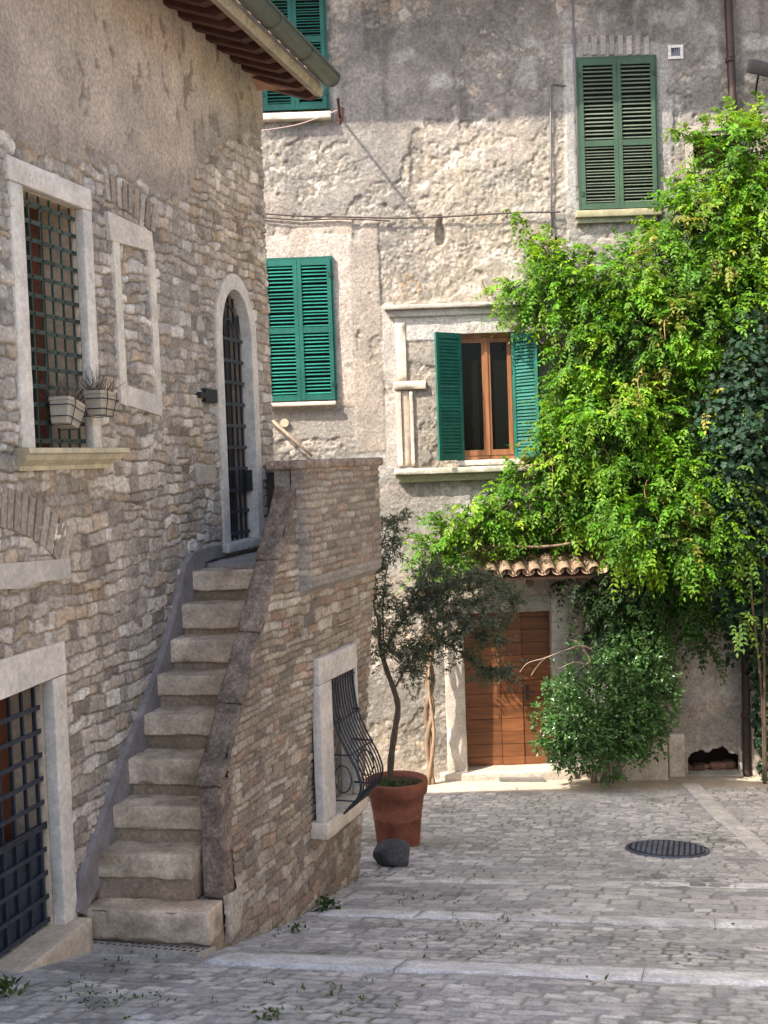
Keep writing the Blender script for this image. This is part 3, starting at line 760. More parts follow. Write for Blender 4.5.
# ---- flower pots hung on the bars: two things of their own
def planter(px, py, tilt, label, seed, s=1.0, nn=.12):
    u, v = LW.uv(px, py, nn)
    o = LW.P(u, v, nn)
    t = thing('hanging_planter', label, 'flower pot', o, 'pots hung on the window bars')
    r = random.Random(seed)
    ax = WU * math.cos(tilt) + np.array([0, 0, 1]) * math.sin(tilt); az = np.array([0, 0, 1]) * math.cos(tilt) - WU * math.sin(tilt)
    F = Fr(o, ax, WN); F.v = az
    def ring(w, d, vv): return [F.P(w * sx, vv, d * sy) for sx, sy in ((-1, -.8), (-.8, -1), (.8, -1), (1, -.8), (1, .8), (.8, 1), (-.8, 1), (-1, .8))]
    prof = [(.070, .06, 0), (.078, .066, .02), (.10, .078, .13), (.108, .084, .135), (.108, .084, .155), (.098, .076, .155), (.09, .07, .12)]
    g = G(); V_ = []
    for w, d, vv in prof: V_ += ring(w * s, d * s, vv * s)
    m = len(prof); F_ = [[i * 8 + k, i * 8 + (k + 1) % 8, (i + 1) * 8 + (k + 1) % 8, (i + 1) * 8 + k] for i in range(m - 1) for k in range(8)] + [list(range(8))[::-1]]
    g.add(V_, F_, C(1, .97, .9)); g.build('pot', M['pale_plastic'], t)
    g = G(); g.add([np.array(q) for q in ring(.09 * s, .07 * s, .122 * s)], [list(range(8))], C(1, 1, 1)); g.build('soil', M['soil'], t)
    g = G()
    for w, d, vv in ((.112, .088, .10), (.09, .075, .035)):
        q = ring(w * s + .004, d * s + .004, vv * s); g.tube(q + [q[0]], .0035, 5)
    for sx in (-.6, .55): g.tube([F.P(.11 * s * sx, .15 * s, .095 * s), F.P(.105 * s * sx, .10 * s, .094 * s), F.P(.08 * s * sx, -.008, .072 * s), F.P(.08 * s * sx, -.01, -.07 * s), F.P(.11 * s * sx, .16 * s, -.10 * s)], .0035, 5)
    g.build('wire_holder', M['iron'], t)
    g = G(); lf = []
    for i in range(95):
        b = F.P(r.uniform(-.085, .085) * s, .12 * s, r.uniform(-.06, .06) * s); d = np.array([r.gauss(0, .4), r.gauss(0, .4), 1.0]); d /= np.linalg.norm(d)
        L_ = r.uniform(.07, .22); bend = np.array([r.gauss(0, .03), r.gauss(0, .03), -.01])
        g.tube([b, b + d * L_ * .5 + bend * .4, b + d * L_ + bend], [.0022, .0018, .001], 4, C(1, 1, 1) * r.uniform(.5, 1.5))
    g.build('dry_plant', M['dry'], t)
planter(65, 426, -.30, 'tilted cream flower pot with dry brown heather in front of the window bars', 1, 1.0, .08)
planter(100, 415, -.06, 'upright cream flower pot with dry heather at the right jamb of the barred window', 2, .95, .14)
def unit0(a): return a / np.linalg.norm(a)
# ================================================================== THE STAIRCASE
stair = thing('stone_staircase', 'steep outside stone staircase with worn travertine steps and a brick parapet', 'staircase', (-1.5, 8.0, float(gz(-1.5, 8.0))))
STP = [(82, 908), (93, 853), (108.5, 805), (124, 758), (139.5, 714), (153, 675), (166, 640), (177.5, 605), (188, 571)]
NS = len(STP); _q = [LW.uv(x, y, .035) for x, y in STP]; usx = [q[0] for q in _q]; zs = [q[1] for q in _q]
us1, z1 = _q[0]; us10, z10 = _q[-1]
PT = .145                                                       # parapet thickness
def n_at(u, off):                                              # where the parapet's inner face meets a step at u
    base = np.dot(SF.n, LW.o + u * WU - SF.o); return float((off - base) / np.dot(SF.n, WN))
r_ = random.Random(11)
LS = Fr(LW.o, WU, unit0(WN + .09 * WU))
for i in range(NS):
    tone = C(.58, .455, .33) * r_.uniform(.85, 1.08)
    t = G(); tr = (usx[i + 1] - usx[i]) if i < NS - 1 else .18
    n1 = n_at(usx[i] + .1, -PT - .004)
    if i == 0: n1 = n_at(usx[i], .045)
    jit = r_.uniform(-.008, .008)
    uend = usx[i] + tr + .06 if i < NS - 1 else usx[i] + .34
    th_ = .155 + r_.uniform(-.012, .02) if i else .20
    t.rbox(LS, usx[i] - .02 + jit, uend, zs[i] - th_, zs[i], .03 + .012 * r_.random(), n1, .014, .026, .014, tone, i, 8, .6)
    st = t.build('step', M['stone'], stair)
    t = G(); 
    zb = zs[i - 1] - .01 if i else float(gz(-1.6, 7.4)) - .25
    t.rbox(LS, usx[i] + .012, uend, zb, zs[i] - th_ + .01, .01, n1, .012, .035, .006, C(.32, .235, .165) * r_.uniform(.8, 1.1), 40 + i, 14, .3)
    t.build('riser', M['masonry'], st)
# landing
zl = z10 + .03
lg = G(); cor = SF.P(3.0, 0, 0)
def plan(pts, z0, z1, g, c):
    k = len(pts); V_ = [(p[0], p[1], z0) for p in pts] + [(p[0], p[1], z1) for p in pts]
    a = sum(pts[i][0] * pts[(i + 1) % k][1] - pts[(i + 1) % k][0] * pts[i][1] for i in range(k))
    F_ = [list(range(k))[::-1], list(range(k, 2 * k))] + [[i, (i + 1) % k, (i + 1) % k + k, i + k] for i in range(k)]
    if a < 0: F_ = [q[::-1] for q in F_]
    g.add(V_, F_, c)
plan([LW.P(us10 + .3, 0, .02), LW.P(uE + .0, 0, .02), SF.P(2.6, 0, -PT - .06), SF.P(1.4, 0, -PT - .06)], 0.1, zl, lg, C(.34, .31, .28))
lg.build('landing', M['stone'], stair)
dd = G()                                                       # grey rendered skirting that climbs with the steps
dd.pprism(LW, [(79, 912), (84, 876), (97, 838), (112, 795), (128, 752), (145, 708), (160, 668), (172, 628), (181, 592), (186, 566), (194, 553), (208, 548), (222, 545), (221, 556), (206, 562), (199, 590), (192, 625), (180, 660), (166, 705), (152, 750), (136, 792), (122, 838), (106, 876), (92, 900), (88, 916)], .0, .078, C(1, .98, 1))
dd.build('skirting', M['plaster'], stair)
# outer face
sw = dict(u0=SF.uv(328, 740)[0], u1=SF.uv(353, 740, 0)[0], v0=SF.uv(326, 817)[1], v1=SF.uv(339, 673)[1])
co_a = (-.03, SF.uv(203, 780, -.08)[1]); co_b = (1.36, SF.uv(298, 476, -.05)[1])
def cop_z(u): return co_a[1] + (co_b[1] - co_a[1]) * (u - co_a[0]) / (co_b[0] - co_a[0])
SL = 2.86
zc0 = SF.uv(305, 592)[1] - .02
def lean(U, V): return -.20 * np.clip(U / SL, 0, 1) * np.clip((zc0 - V) / 2.6, 0, 1)
def side_fn(U, V):
    gx = gz(SF.o[0] + U * SF.u[0], SF.o[1] + U * SF.u[1]); hg = V - gx
    wu = U + .03 * fbm2(U * 3.5, V * 3.5, 3, 1); wv = V + .026 * fbm2(U * 2.6, V * 3.5, 3, 2) + .006 * fbm2(U * 15, V * 15, 2, 3)
    e1, h1, k1 = coursed(wu, wv, .042, .07, .10, .30, 21)
    e2, h2, k2 = coursed(wu + .03 * fbm2(U * 6, V * 6, 2, 71), wv + .03 * fbm2(U * 5 + 2, V * 6, 2, 72), .055, .10, .08, .21, 22)
    sel = sst(.0, .1, hg - .55 - .25 * fbm2(U * 1.5, V * 1.5, 3, 23) - .35 * sst(.6, 2.6, U)) > .5
    sel = sel & (fbm2(U * 2.2 + 9, V * 2.2, 2, 77) < .42)
    e = np.where(sel, e1, e2); h = np.where(sel, h1, h2); k = np.where(sel, k1, k2)
    stone = .0 + .024 * sst(.0005, .008, e) + .014 * (k - .4) + .006 * fbm2(U * 24, V * 24, 3, 5) + .004 * fbm2(U * 60, V * 60, 2, 6)
    mort = .008 + .009 * fbm2(U * 2.6, V * 2.6, 4, 24) + .004 * fbm2(U * 30, V * 30, 3, 25)
    t = sst(-.003, .003, stone - mort); hgt = np.maximum(stone, mort)
    c1 = palette(h, [C(.40, .33, .255), C(.33, .265, .20), C(.27, .215, .165), C(.36, .25, .185), C(.46, .40, .33), C(.24, .205, .17)], [3, 3, 2, 1.2, 1.3, 1])
    c1 = c1 * (.82 + .34 * k)[..., None] * (1 + .22 * fbm2(U * 16, V * 16, 4, 15))[..., None]
    c1 = c1 * (1 - .55 * (1 - sst(0, .009, e)))[..., None]
    col = mix(C(.27, .225, .18) * (1 + .2 * fbm2(U * 6, V * 6, 4, 16))[..., None], c1, t)
    col = col * (1 - .22 * sst(.7, .0, hg) - .12 * sst(.0, .6, fbm2(U * 1.4, V * 1.4 + 3, 4, 19)))[..., None]
    uq, vq = SF.uv(234, 908, .03); dq = np.sqrt(((U - uq - .25 * (V - vq)) / .13) ** 2 + ((V - vq) / .22) ** 2) + .3 * fbm2(U * 7, V * 7, 3, 88); mq = sst(1.05, .85, dq)
    hgt = mix(hgt, .045 + .012 * fbm2(U * 10, V * 10, 3, 89), mq); col = mix(col, C(.42, .36, .285) * (1 + .2 * fbm2(U * 8, V * 8, 4, 87))[..., None], mq)
    hgt = hgt + .04 * sst(.9, 0, hg) ** 2 * sst(2.2, 1.2, U) * sst(.1, .9, U) + .012 * fbm2(U * 1.3, V * 1.3, 2, 44) + lean(U, V)
    return hgt, col
def side_warp(U, V):
    return np.where(V < zc0, U * (1 - (.10 / SL) * np.clip((zc0 - V) / 2.6, 0, 1)), U), V
g = relief(SF, -.05, SL, .15, 4.36, .0092, side_fn, holes=[(sw['u0'] - .02, sw['u1'] + .02, sw['v0'] - .02, sw['v1'] + .02)], keep=lambda u, v: (v < cop_z(u) - .025) & ((u > .10) | (v < z1 + .02)), warp=side_warp)
g.box(SF, -.02, 1.0, .1, z1 - .02, -.34, -.10, C(.3, .25, .2))
g.prism(SF, [(.02, z1 - .03), (.02, cop_z(.02) - .05), (1.36, cop_z(1.36) - .05), (2.6, cop_z(1.36) - .05), (2.6, zc0 + .05), (1.36, zc0 + .05), (.62, z1 + .5), (.4, z1 - .03)], -PT, -.035, C(.26, .235, .215))
g.build('side_wall', M['masonry'], stair)
# far end of the block
be = G(); Pc = SF.P(SL - .02, 0, 0); dirb = np.array([pe[0] - Pc[0], pe[1] - Pc[1], 0]); lb = np.linalg.norm(dirb); dirb /= lb
BF = Fr((Pc[0], Pc[1], 0), -dirb, (-dirb[1] * -1 * -1, dirb[0] * -1 * -1 * -1, 0))
nb_ = np.array([dirb[1], -dirb[0], 0]); nb_ = nb_ if nb_[1] > 0 else -nb_
BF = Fr((pe[0], pe[1], 0), -dirb, nb_)
ztop = 4.36
be.box(BF, -.12, lb - .02, zc0 + .02, ztop - .05, -.2, .0, C(.25, .225, .205)); be.box(BF, .0, lb - .34, .1, zc0 + .019, -.2, -.002, C(.25, .225, .205)); be.build('rear_parapet', M['plaster'], stair)
# corbelled brick parapet round the landing
cu0, cu1 = SF.uv(304, 520, .09)[0], SL + .03
def corb_fn(U, V):
    wu = U + .012 * fbm2(U * 5, V * 5, 3, 1); wv = V + .012 * fbm2(U * 4, V * 4, 3, 2)
    e, h, k = coursed(wu, wv, .044, .062, .11, .26, 31)
    stone = .0 + .016 * sst(0, .013, e) + .009 * (k - .4) + .005 * fbm2(U * 26, V * 26, 3, 5)
    mort = .004 + .006 * fbm2(U * 3, V * 3, 4, 24) + .003 * fbm2(U * 30, V * 30, 3, 25)
    t = sst(-.003, .003, stone - mort); hgt = np.maximum(stone, mort) + .085
    c1 = palette(h, [C(.37, .31, .25), C(.31, .255, .205), C(.26, .21, .17), C(.34, .245, .19), C(.42, .37, .31)], [3, 3, 2, 1, 1.2]) * (.82 + .34 * k)[..., None] * (1 + .22 * fbm2(U * 16, V * 16, 4, 15))[..., None]
    c1 = c1 * (1 - .4 * (1 - sst(0, .012, e)))[..., None]
    col = mix(C(.25, .215, .18) * (1 + .2 * fbm2(U * 6, V * 6, 4, 16))[..., None], c1, t)
    dr = sst(.20, .0, V - zc0)
    hgt = hgt - .085 * sst(.10, .0, V - zc0) ** 2 * 1.0
    pl = sst(.16, .11, V - zc0 + .02 * fbm2(U * 6, V * 6, 3, 3))
    hgt = mix(hgt, hgt * .9 + .012, pl); col = mix(col, C(.30, .27, .235) * (1 + .25 * fbm2(U * 9, V * 9, 4, 6))[..., None], pl)
    sideL = sst(.035, 0, U - cu0); hgt = hgt * (1 - sideL) + .0 * sideL
    sideR = sst(.03, 0, cu1 - U); hgt = hgt - .14 * sideR
    return hgt, col
g = relief(SF, cu0, cu1, zc0, ztop, .0095, corb_fn)
g.box(SF, cu1 - .02 - .16, cu1 - .02, zc0, ztop, -PT, -.05, C(.3, .25, .2)); g.box(SF, cu0 + .02, cu1 - .02, sw['v1'] + .4, ztop, -PT, -.02, C(.25, .225, .205))
g.build('landing_parapet', M['masonry'], stair)
# copings
ang = math.atan2(co_b[1] - co_a[1], co_b[0] - co_a[0])
Fc = Fr(SF.P(co_a[0], co_a[1], 0), SF.u * math.cos(ang) + np.array([0, 0, math.sin(ang)]), SF.n); Fc.v = -SF.u * math.sin(ang) + np.array([0, 0, math.cos(ang)])
Lc = math.hypot(co_b[0] - co_a[0], co_b[1] - co_a[1]); cuts = [-.05, .52, 1.05, 1.62, Lc + .02]
for i in range(4):
    g = G(); g.rbox(Fc, cuts[i] + .001, cuts[i + 1] - .001, -.05, .006 + .006 * (i % 2), -PT - .0, .034, .014, .024, .016, C(1, .98, .95) * (.85 + .12 * (i % 3)), 60 + i, 9)
    if i == 0: pass
    g.build('coping', M['coping'], stair)
g = G(); g.rbox(SF, cu0 - .06, cu1 + .03, ztop - .012, ztop + .052, -PT - .03, .125, .02, .035, .010, C(1.35, 1.32, 1.25), 70, 9); g.build('coping', M['coping'], stair)
g = G(); g.rbox(BF, .02, lb - .24, ztop - .055, ztop + .035, -.23, .03, .02, .035, .010, C(1.3, 1.28, 1.25), 71, 9); g.build('coping', M['coping'], stair)
g = G(); g.rbox(SF, -.035, .125, z1 - .006, co_a[1] - .02, -PT + .015, .022, .018, .04, .008, C(1.05, 1.0, .95), 72, 8)
g.build('pillar', M['coping'], stair)
g = G(); pc_ = [(214, 952), (217, 915), (234, 885), (245, 880), (246, 897), (236, 928), (226, 956)]
pass
# barred window low in the side
fw = G(); fo = .05
U0_ = SF.uv(321.5, 740, fo)[0]; U1_ = sw['u1'] + .03
V1_ = SF.uv(336, 652, fo)[1]
fw.rbox(SF, U0_, sw['u0'], sw['v0'] + .0, sw['v1'], -.02, fo, .007, .05, .003, C(.8, .8, .82), 1)
fw.rbox(SF, sw['u1'], U1_, sw['v0'] + .0, sw['v1'], -.02, fo, .007, .05, .003, C(.8, .8, .82), 2)
fw.rbox(SF, U0_ - .003, U1_ + .002, sw['v1'] + .002, V1_, -.02, fo + .002, .007, .05, .003, C(.8, .8, .82), 3)
cw = fw.build('barred_window', M['pale'], stair)
g = G(); g.rbox(SF, U0_ - .02, U1_ + .04, sw['v0'] - .125, sw['v0'] - .002, -.12, .085, .01, .05, .004, C(.82, .78, .72), 4); g.build('sill', M['pale'], cw)
g = G(); w_ = .14
g.box(SF, sw['u0'] - .05, sw['u0'] - .001, sw['v0'], sw['v1'], -w_, -.022, C(.7, .68, .66)); g.box(SF, sw['u1'] + .001, sw['u1'] + .05, sw['v0'], sw['v1'], -w_, -.022, C(.7, .68, .66)); g.box(SF, sw['u0'] - .05, sw['u1'] + .05, sw['v1'] + .001, sw['v1'] + .05, -w_, -.022, C(.5, .5, .5)); g.build('reveal', M['pale'], cw)
g = G(); g.box(SF, sw['u0'] - .05, sw['u1'] + .05, sw['v0'] - .06, sw['v1'] + .05, -w_ - .03, -w_ + .03, C(1, 1, 1)); g.build('mesh_screen', mat('speckled_screen', (.17, .155, .13), n1=(22, .85), n2=(60, .6), bump=.6, bscale=40, bdist=.02), cw)
g = G(); hW = sw['v1'] - sw['v0']
def belly(t):                                                  # t = 0 at the top, 1 at the sill
    return float(np.interp(t, [0, .1, .3, .45, .6, .72, .84, .93, 1.0], [.02, .02, .045, .10, .19, .255, .265, .20, .06]))
bars = np.linspace(sw['u0'] + .02, sw['u1'] - .02, 10)
tt = np.linspace(0, 1, 26)
sm = np.array([belly(t) for t in tt]); sm = np.convolve(np.pad(sm, 2, 'edge'), np.ones(5) / 5, 'valid')
for u in bars: g.tube([SF.P(u, sw['v1'] - hW * t, b + .005) for t, b in zip(tt, sm)], .0065, 5)
for t in (.04, .32, .56, .9):
    b = float(np.interp(t, tt, sm)) + .014; v = sw['v1'] - hW * t
    g.tube([SF.P(sw['u0'] + .005, v, .0 if t > .3 else b), SF.P(sw['u0'] + .012, v, b), SF.P(sw['u1'] - .012, v, b), SF.P(sw['u1'] - .005, v, .0 if t > .3 else b)], .007, 5)
for sx in (sw['u0'] + .01, sw['u1'] - .01):
    g.tube([SF.P(sx, sw['v1'] - hW * t, b) for t, b in zip(tt, sm)], .008, 5)
    a = np.linspace(0, 2 * math.pi, 24); 
    g.tube([SF.P(sx, sw['v1'] - hW * (.74 + .10 * math.sin(t)), .11 + .07 * math.cos(t)) for t in a], .006, 5)
g.build('grille', M['iron'], cw)

# ================================================================== THE HOUSE AT THE END
old = thing('weathered_house', 'tall weathered house closing the lane with green shutters and patchy render', 'house', (1.5, YB, float(gz(1.5, YB))))
def BP(px, py, off=.0): return BW.uv(px, py, off)
def br(x0, y0, x1, y1, off=.0):
    xm, ym = (x0 + x1) / 2, (y0 + y1) / 2
    return BP(x0, ym, off)[0], BP(x1, ym, off)[0], BP(xm, y1, off)[1], BP(xm, y0, off)[1]
R_cw = br(455, 333, 517, 461); R_lw = br(266, 261, 333, 401); R_ul = br(262, -22, 325, 112); R_ur = br(579, 61, 654, 210)
R_dr = br(465, 612, 553, 769); R_ce = br(687, 748, 741, 780); R_sw = br(692, 136, 735, 168)
def R(U, V, rect, soft=.03, wob=.03, seed=0):
    d = np.minimum(np.minimum(U - rect[0], rect[1] - U), np.minimum(V - rect[2], rect[3] - V)) + wob * fbm2(U * 6, V * 6, 3, seed)
    return sst(-soft, soft, d)
Q_a = br(240, 222, 356, 408); Q_b = br(353, 222, 382, 452); Q_c = br(391, 306, 640, 338); Q_d = br(384, 306, 398, 470); Q_e = br(566, 45, 672, 214); Q_f = br(255, 402, 360, 440)
Q_g = br(640, 690, 690, 800); 
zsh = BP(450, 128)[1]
zled = BP(450, 472)[1]
def back_fn(U, V):
    wu = U + .05 * fbm2(U * 3, V * 3, 3, 1) + .015 * fbm2(U * 14, V * 14, 2, 4); wv = V + .04 * fbm2(U * 3 + 7, V * 3, 3, 2) + .012 * fbm2(U * 14, V * 14 + 3, 2, 5)
    e, h, k, x, y = voronoi(wu, wv, .19, .12, .42, .35, 51)
    e2, h2, k2, x2, y2 = voronoi(wu, wv, .085, .065, .45, .42, 52)
    sel = fbm2(U * .9, V * .9, 3, 53) > .0
    e = np.where(sel, e, e2); h = np.where(sel, h, h2); k = np.where(sel, k, k2)
    low = sst(zled + .1, zled - .1, V)
    stone = .004 + .014 * sst(0, .018, e) + .014 * (k - .45) + .014 * fbm2(U * 17, V * 17, 4, 6, .65)
    mort = .022 + .014 * fbm2(U * 1.4, V * 1.4, 4, 54) + .008 * fbm2(U * 8, V * 8, 3, 55) + .017 * fbm2(U * 21, V * 21, 3, 56, .7)
    hgt = np.maximum(stone, mort); t = sst(-.005, .005, stone - mort)
    n1 = fbm2(U * .8 + 3, V * .8, 4, 57); n2 = fbm2(U * 3, V * 3, 4, 58); n3 = fbm2(U * 12, V * 12, 3, 59)
    mc = mix(C(.235, .215, .185), C(.325, .28, .22), sst(-.3, .35, n1 + .3 * n2))
    mc = mix(mc, C(.32, .265, .225), sst(.1, .6, n2) * .6)
    fl = sst(-.03, .03, fbm2(U * 1.15 + 31, V * 1.35, 5, 73, .62) - .02 + .25 * low)       # skim coat that has flaked off in places
    sk = .038 + .006 * fbm2(U * 5, V * 5, 3, 74) + .007 * fbm2(U * 24, V * 24, 3, 75, .7)
    hgt = mix(hgt, np.maximum(sk, hgt), fl); t = t * (1 - .85 * fl * (hgt <= sk + .001)); mc = mix(mc, mc * C(.98, .97, .98) + .015, fl)
    up = sst(zsh - .05, zsh + .12, V + .10 * n2)                 # greyer coat above the eave shadow line, part of that shade painted in
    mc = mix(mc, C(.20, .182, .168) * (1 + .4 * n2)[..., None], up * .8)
    ww = sst(.26, .46, fbm2(U * 1.9 + 20, V * 2.6, 4, 71)); mc = mix(mc, C(.42, .40, .37), ww * .5)
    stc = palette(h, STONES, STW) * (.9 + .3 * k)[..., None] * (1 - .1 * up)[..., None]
    orange = (h2 > .90); 
    stc = np.where((sel == False)[..., None] & orange[..., None] & (V < zsh + .1)[..., None], C(.44, .27, .14), stc)
    col = mix(mc, stc, t * .6)
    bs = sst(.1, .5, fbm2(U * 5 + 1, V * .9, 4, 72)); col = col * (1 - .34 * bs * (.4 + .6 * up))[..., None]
    col = col * (1 + .24 * n3)[..., None] * (1 + .16 * fbm2(U * 30, V * 30, 2, 60))[..., None]
    def smooth(rect, c, hh, wob=.03, seed=0, amt=1.0, sc_=.004):
        nonlocal hgt, col
        m = R(U, V, rect, .012, wob, seed) * amt
        bl = sst(.22, .42, fbm2(U * 3.2 + seed, V * 3.2, 4, 80 + seed))   # where the coat has come off
        m = m * (1 - .75 * bl)
        hgt = mix(hgt, hh + sc_ * fbm2(U * 9, V * 9, 4, 81) + .010 * fbm2(U * 2, V * 2, 3, 83), m)
        col = mix(col, c * (1 + .16 * fbm2(U * 5, V * 5, 4, 82))[..., None], m)
    smooth(Q_f, C(.30, .27, .235), .036, .06, 1, .9)
    smooth(Q_a, C(.41, .34, .28), .046, .02, 2)
    qi = br(330, 236, 352, 400); smooth(qi, C(.46, .40, .345), .048, .015, 3)
    qj = br(262, 236, 352, 259); smooth(qj, C(.46, .40, .345), .048, .015, 4)
    smooth(Q_b, C(.335, .285, .24), .046, .02, 5)
    smooth(Q_c, C(.42, .40, .365), .048, .01, 6); smooth(Q_d, C(.40, .36, .32), .04, .02, 7)
    smooth(Q_e, C(.30, .28, .265), .044, .06, 8, .85); 
    smooth(br(566, 45, 576, 330), C(.34, .32, .30), .05, .01, 9)
    # hole where a beam once went in
    u_, v_ = BP(440, 232); d = np.sqrt(((U - u_) / .07) ** 2 + ((V - v_) / .19) ** 2) + .4 * fbm2(U * 9, V * 9, 3, 90)
    m = sst(1.0, .7, d); hgt = hgt - .10 * m
    # long missing strip of render beside it
    u_, v_ = BP(418, 165); d = np.sqrt(((U - u_) / .12) ** 2 + ((V - v_) / .55) ** 2) + .6 * fbm2(U * 5, V * 5, 4, 91)
    m = sst(1.0, .6, d); hgt = hgt - .018 * m; col = col * (1 - .15 * m)[..., None]
    # foot of the wall: splashed and sandy
    hg = V - gz(U, U * 0 + YB); col = mix(col, C(.36, .30, .235), sst(.5, .0, hg + .15 * n2) * .5)
    # broken plaster round the cellar opening
    return hgt, col
def hole_cellar(cu, cv):
    r = R_ce; c = (r[0] + r[1]) / 2; w = (r[1] - r[0]) / 2
    top = r[3] - .05 * np.abs((cu - c) / w) ** 2 * 2 + .03 * np.sin(cu * 19) + .012 * np.sin(cu * 43)
    return ~((np.abs(cu - c) < w) & (cv < top))
uL_, uR_ = -2.3, 5.75
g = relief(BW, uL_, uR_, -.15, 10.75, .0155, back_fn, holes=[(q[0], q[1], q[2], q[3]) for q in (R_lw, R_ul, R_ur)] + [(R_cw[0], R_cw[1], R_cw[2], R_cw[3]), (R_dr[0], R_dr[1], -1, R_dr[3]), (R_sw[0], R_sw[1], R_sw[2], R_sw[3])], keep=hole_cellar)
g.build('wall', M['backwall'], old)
g = G()
rcol = C(.36, .31, .25)
g.box(BW, -14, uL_, -1, 10.75, -.7, .03, rcol); g.box(BW, uR_, 14, -1, 10.75, -.7, .03, rcol)
g.box(BW, uL_, uR_, -1, 10.75, -.75, -.55, C(.03, .03, .03))
g.box(BW, -14, 14, -1, 10.75, -7, -6.7, rcol); g.box(BW, -14, -13.7, -1, 10.75, -6.7, -.7, rcol); g.box(BW, 13.7, 14, -1, 10.75, -6.7, -.7, rcol)
g.build('rear_wall', M['backwall'], old)
# unseen wall added beyond the right edge to bounce warm light back
wgf = np.array([5.72, YB - .05, 0]); wgt = np.array([3.9, 3.0, 0]); dw = wgt - wgf; Lw = np.linalg.norm(dw); dw /= Lw
WF = Fr(wgf, dw, (dw[1], -dw[0], 0)) if np.cross(dw, [0, 0, 1])[0] < 0 else Fr(wgf, dw, (-dw[1], dw[0], 0))
g = G(); g.box(WF, .0, Lw, -1, 9.0, -5, -.06, C(.42, .36, .29))
def bounce_fn(U, V):
    h, c = back_fn(U + 20, V); return h, c * 1.15
gq = relief(WF, .0, Lw, -1, 9.0, .045, bounce_fn); g.add(gq.v[0], np.array(gq.f), gq.c[0], True)
g.build('bounce_wall', M['backwall'], old)
# eaves of the end house
g = G(); ev = 1.12; zev = zsh - ev * SUN_L[2] / SUN_L[1] + .02
g.box(BW, -14, 14, zev, zev + .12, -7.5, ev, C(.3, .18, .12))
for i in range(60):
    u = -3 + i * .16; a = np.linspace(0, math.pi, 6); V_ = [BW.P(u + .075 * math.cos(t), zev + .121 + .07 * math.sin(t), ev + .03 * (i % 3) * .5) for t in a] + [BW.P(u + .075 * math.cos(t), zev + .25 + .07 * math.sin(t), ev - .5) for t in a]
    g.add(V_, [[q, q + 1, q + 7, q + 6] for q in range(5)], C(.36, .21, .14), True)
zt = zev + .12; V_ = [BW.P(-14, zt + .005, ev), BW.P(14, zt + .005, ev), BW.P(14, zt + 1.6, -3.5), BW.P(-14, zt + 1.6, -3.5), BW.P(-14, zt + .005, -7.5), BW.P(14, zt + .005, -7.5)]
g.add(V_, [[0, 1, 2, 3], [3, 2, 5, 4]], C(.36, .21, .14)); g.build('roof', M['tile'], old)

# ---- shutters
def shutter_geo(fr, u0, u1, v0, v1, n, mid=.5, ns=15, th=.032, tint=1.0, seed=0, slatc=1.0, qa=.40, qb=.28):
    g = G(); st, rl = .052, .075; r = random.Random(seed); c = C(1, 1, 1) * tint
    g.box(fr, u0, u0 + st, v0, v1, n, n + th, c); g.box(fr, u1 - st, u1, v0, v1, n, n + th, c)
    vm = v0 + (v1 - v0) * mid
    ps = [(v0 + rl, vm - rl / 2), (vm + rl / 2, v1 - rl)] if mid else [(v0 + rl, v1 - rl)]
    g.box(fr, u0 + st, u1 - st, v0, v0 + rl, n + .002, n + th - .003, c); g.box(fr, u0 + st, u1 - st, v1 - rl, v1, n + .002, n + th - .003, c)
    if mid: g.box(fr, u0 + st, u1 - st, vm - rl / 2, vm + rl / 2, n + .002, n + th - .003, c)
    for a, b in ps:
        for i in range(ns):
            vv = a + (b - a) * (i + .5) / ns; hs = (b - a) / ns
            k = r.uniform(-.006, .006); q = hs * .62
            V_ = []
            for uu in (u0 + st, u1 - st):
                V_ += [fr.P(uu, vv + q * qa + k, n + .002), fr.P(uu, vv - q * qb + k, n + th - .004), fr.P(uu, vv - q * qb - .006 + k, n + th - .006), fr.P(uu, vv + q * qa - .008 + k, n + .0)]
            g.add(V_, [[0, 1, 5, 4], [1, 2, 6, 5], [2, 3, 7, 6], [3, 0, 4, 7], [3, 2, 1, 0], [4, 5, 6, 7]], c * slatc * r.uniform(.9, 1.1))
    return g
def window_pair(rect, mat_, n, name_l, ns, sill_px, mid=.5, tint=1.0, fr_c=None, sill_c=C(.8, .78, .74), sill_n=.14, slatc=1.0):
    u0, u1, v0, v1 = rect; um = (u0 + u1) / 2
    g = G(); fm = .035
    g.box(BW, u0 - fm, u0 - .002, v0, v1 + fm, n - .07, n + .015, C(1, 1, 1) * tint * .8); g.box(BW, u1 + .002, u1 + fm, v0, v1 + fm, n - .07, n + .015, C(1, 1, 1) * tint * .8); g.box(BW, u0 - .002, u1 + .002, v1 + .002, v1 + fm, n - .07, n + .015, C(1, 1, 1) * tint * .8)
    w = g.build('window', mat_, old)
    for k, (a, b) in enumerate(((u0, um - .002), (um + .002, u1))):
        s = shutter_geo(BW, a, b, v0, v1, n, mid, ns, tint=tint, seed=k, slatc=slatc)
        for vv in (v0 + .2, v1 - .2): s.box(BW, (a - .01) if k == 0 else (b - .03), (a + .03) if k == 0 else (b + .01), vv - .03, vv + .03, n + .033, n + .04, C(.5, .5, .5))
        s.build('shutter', mat_, w)
    g = G(); g.box(BW, u0 - .03, u1 + .03, v0 - .02, v1 + .03, n - .09, n - .055, C(1, 1, 1)); g.build('dark_interior', M['dark'], w)
    a, b, c, d = br(*sill_px, sill_n); g = G(); g.rbox(BW, a, b, c, d, -.02, sill_n, .01, .06, .004, sill_c, 5); g.build('sill', M['pale'], w)
    return w
window_pair(R_lw, M['shutter'], .075, 'w', 17, (264, 402, 336, 406), .50, 1.0, slatc=1.7)
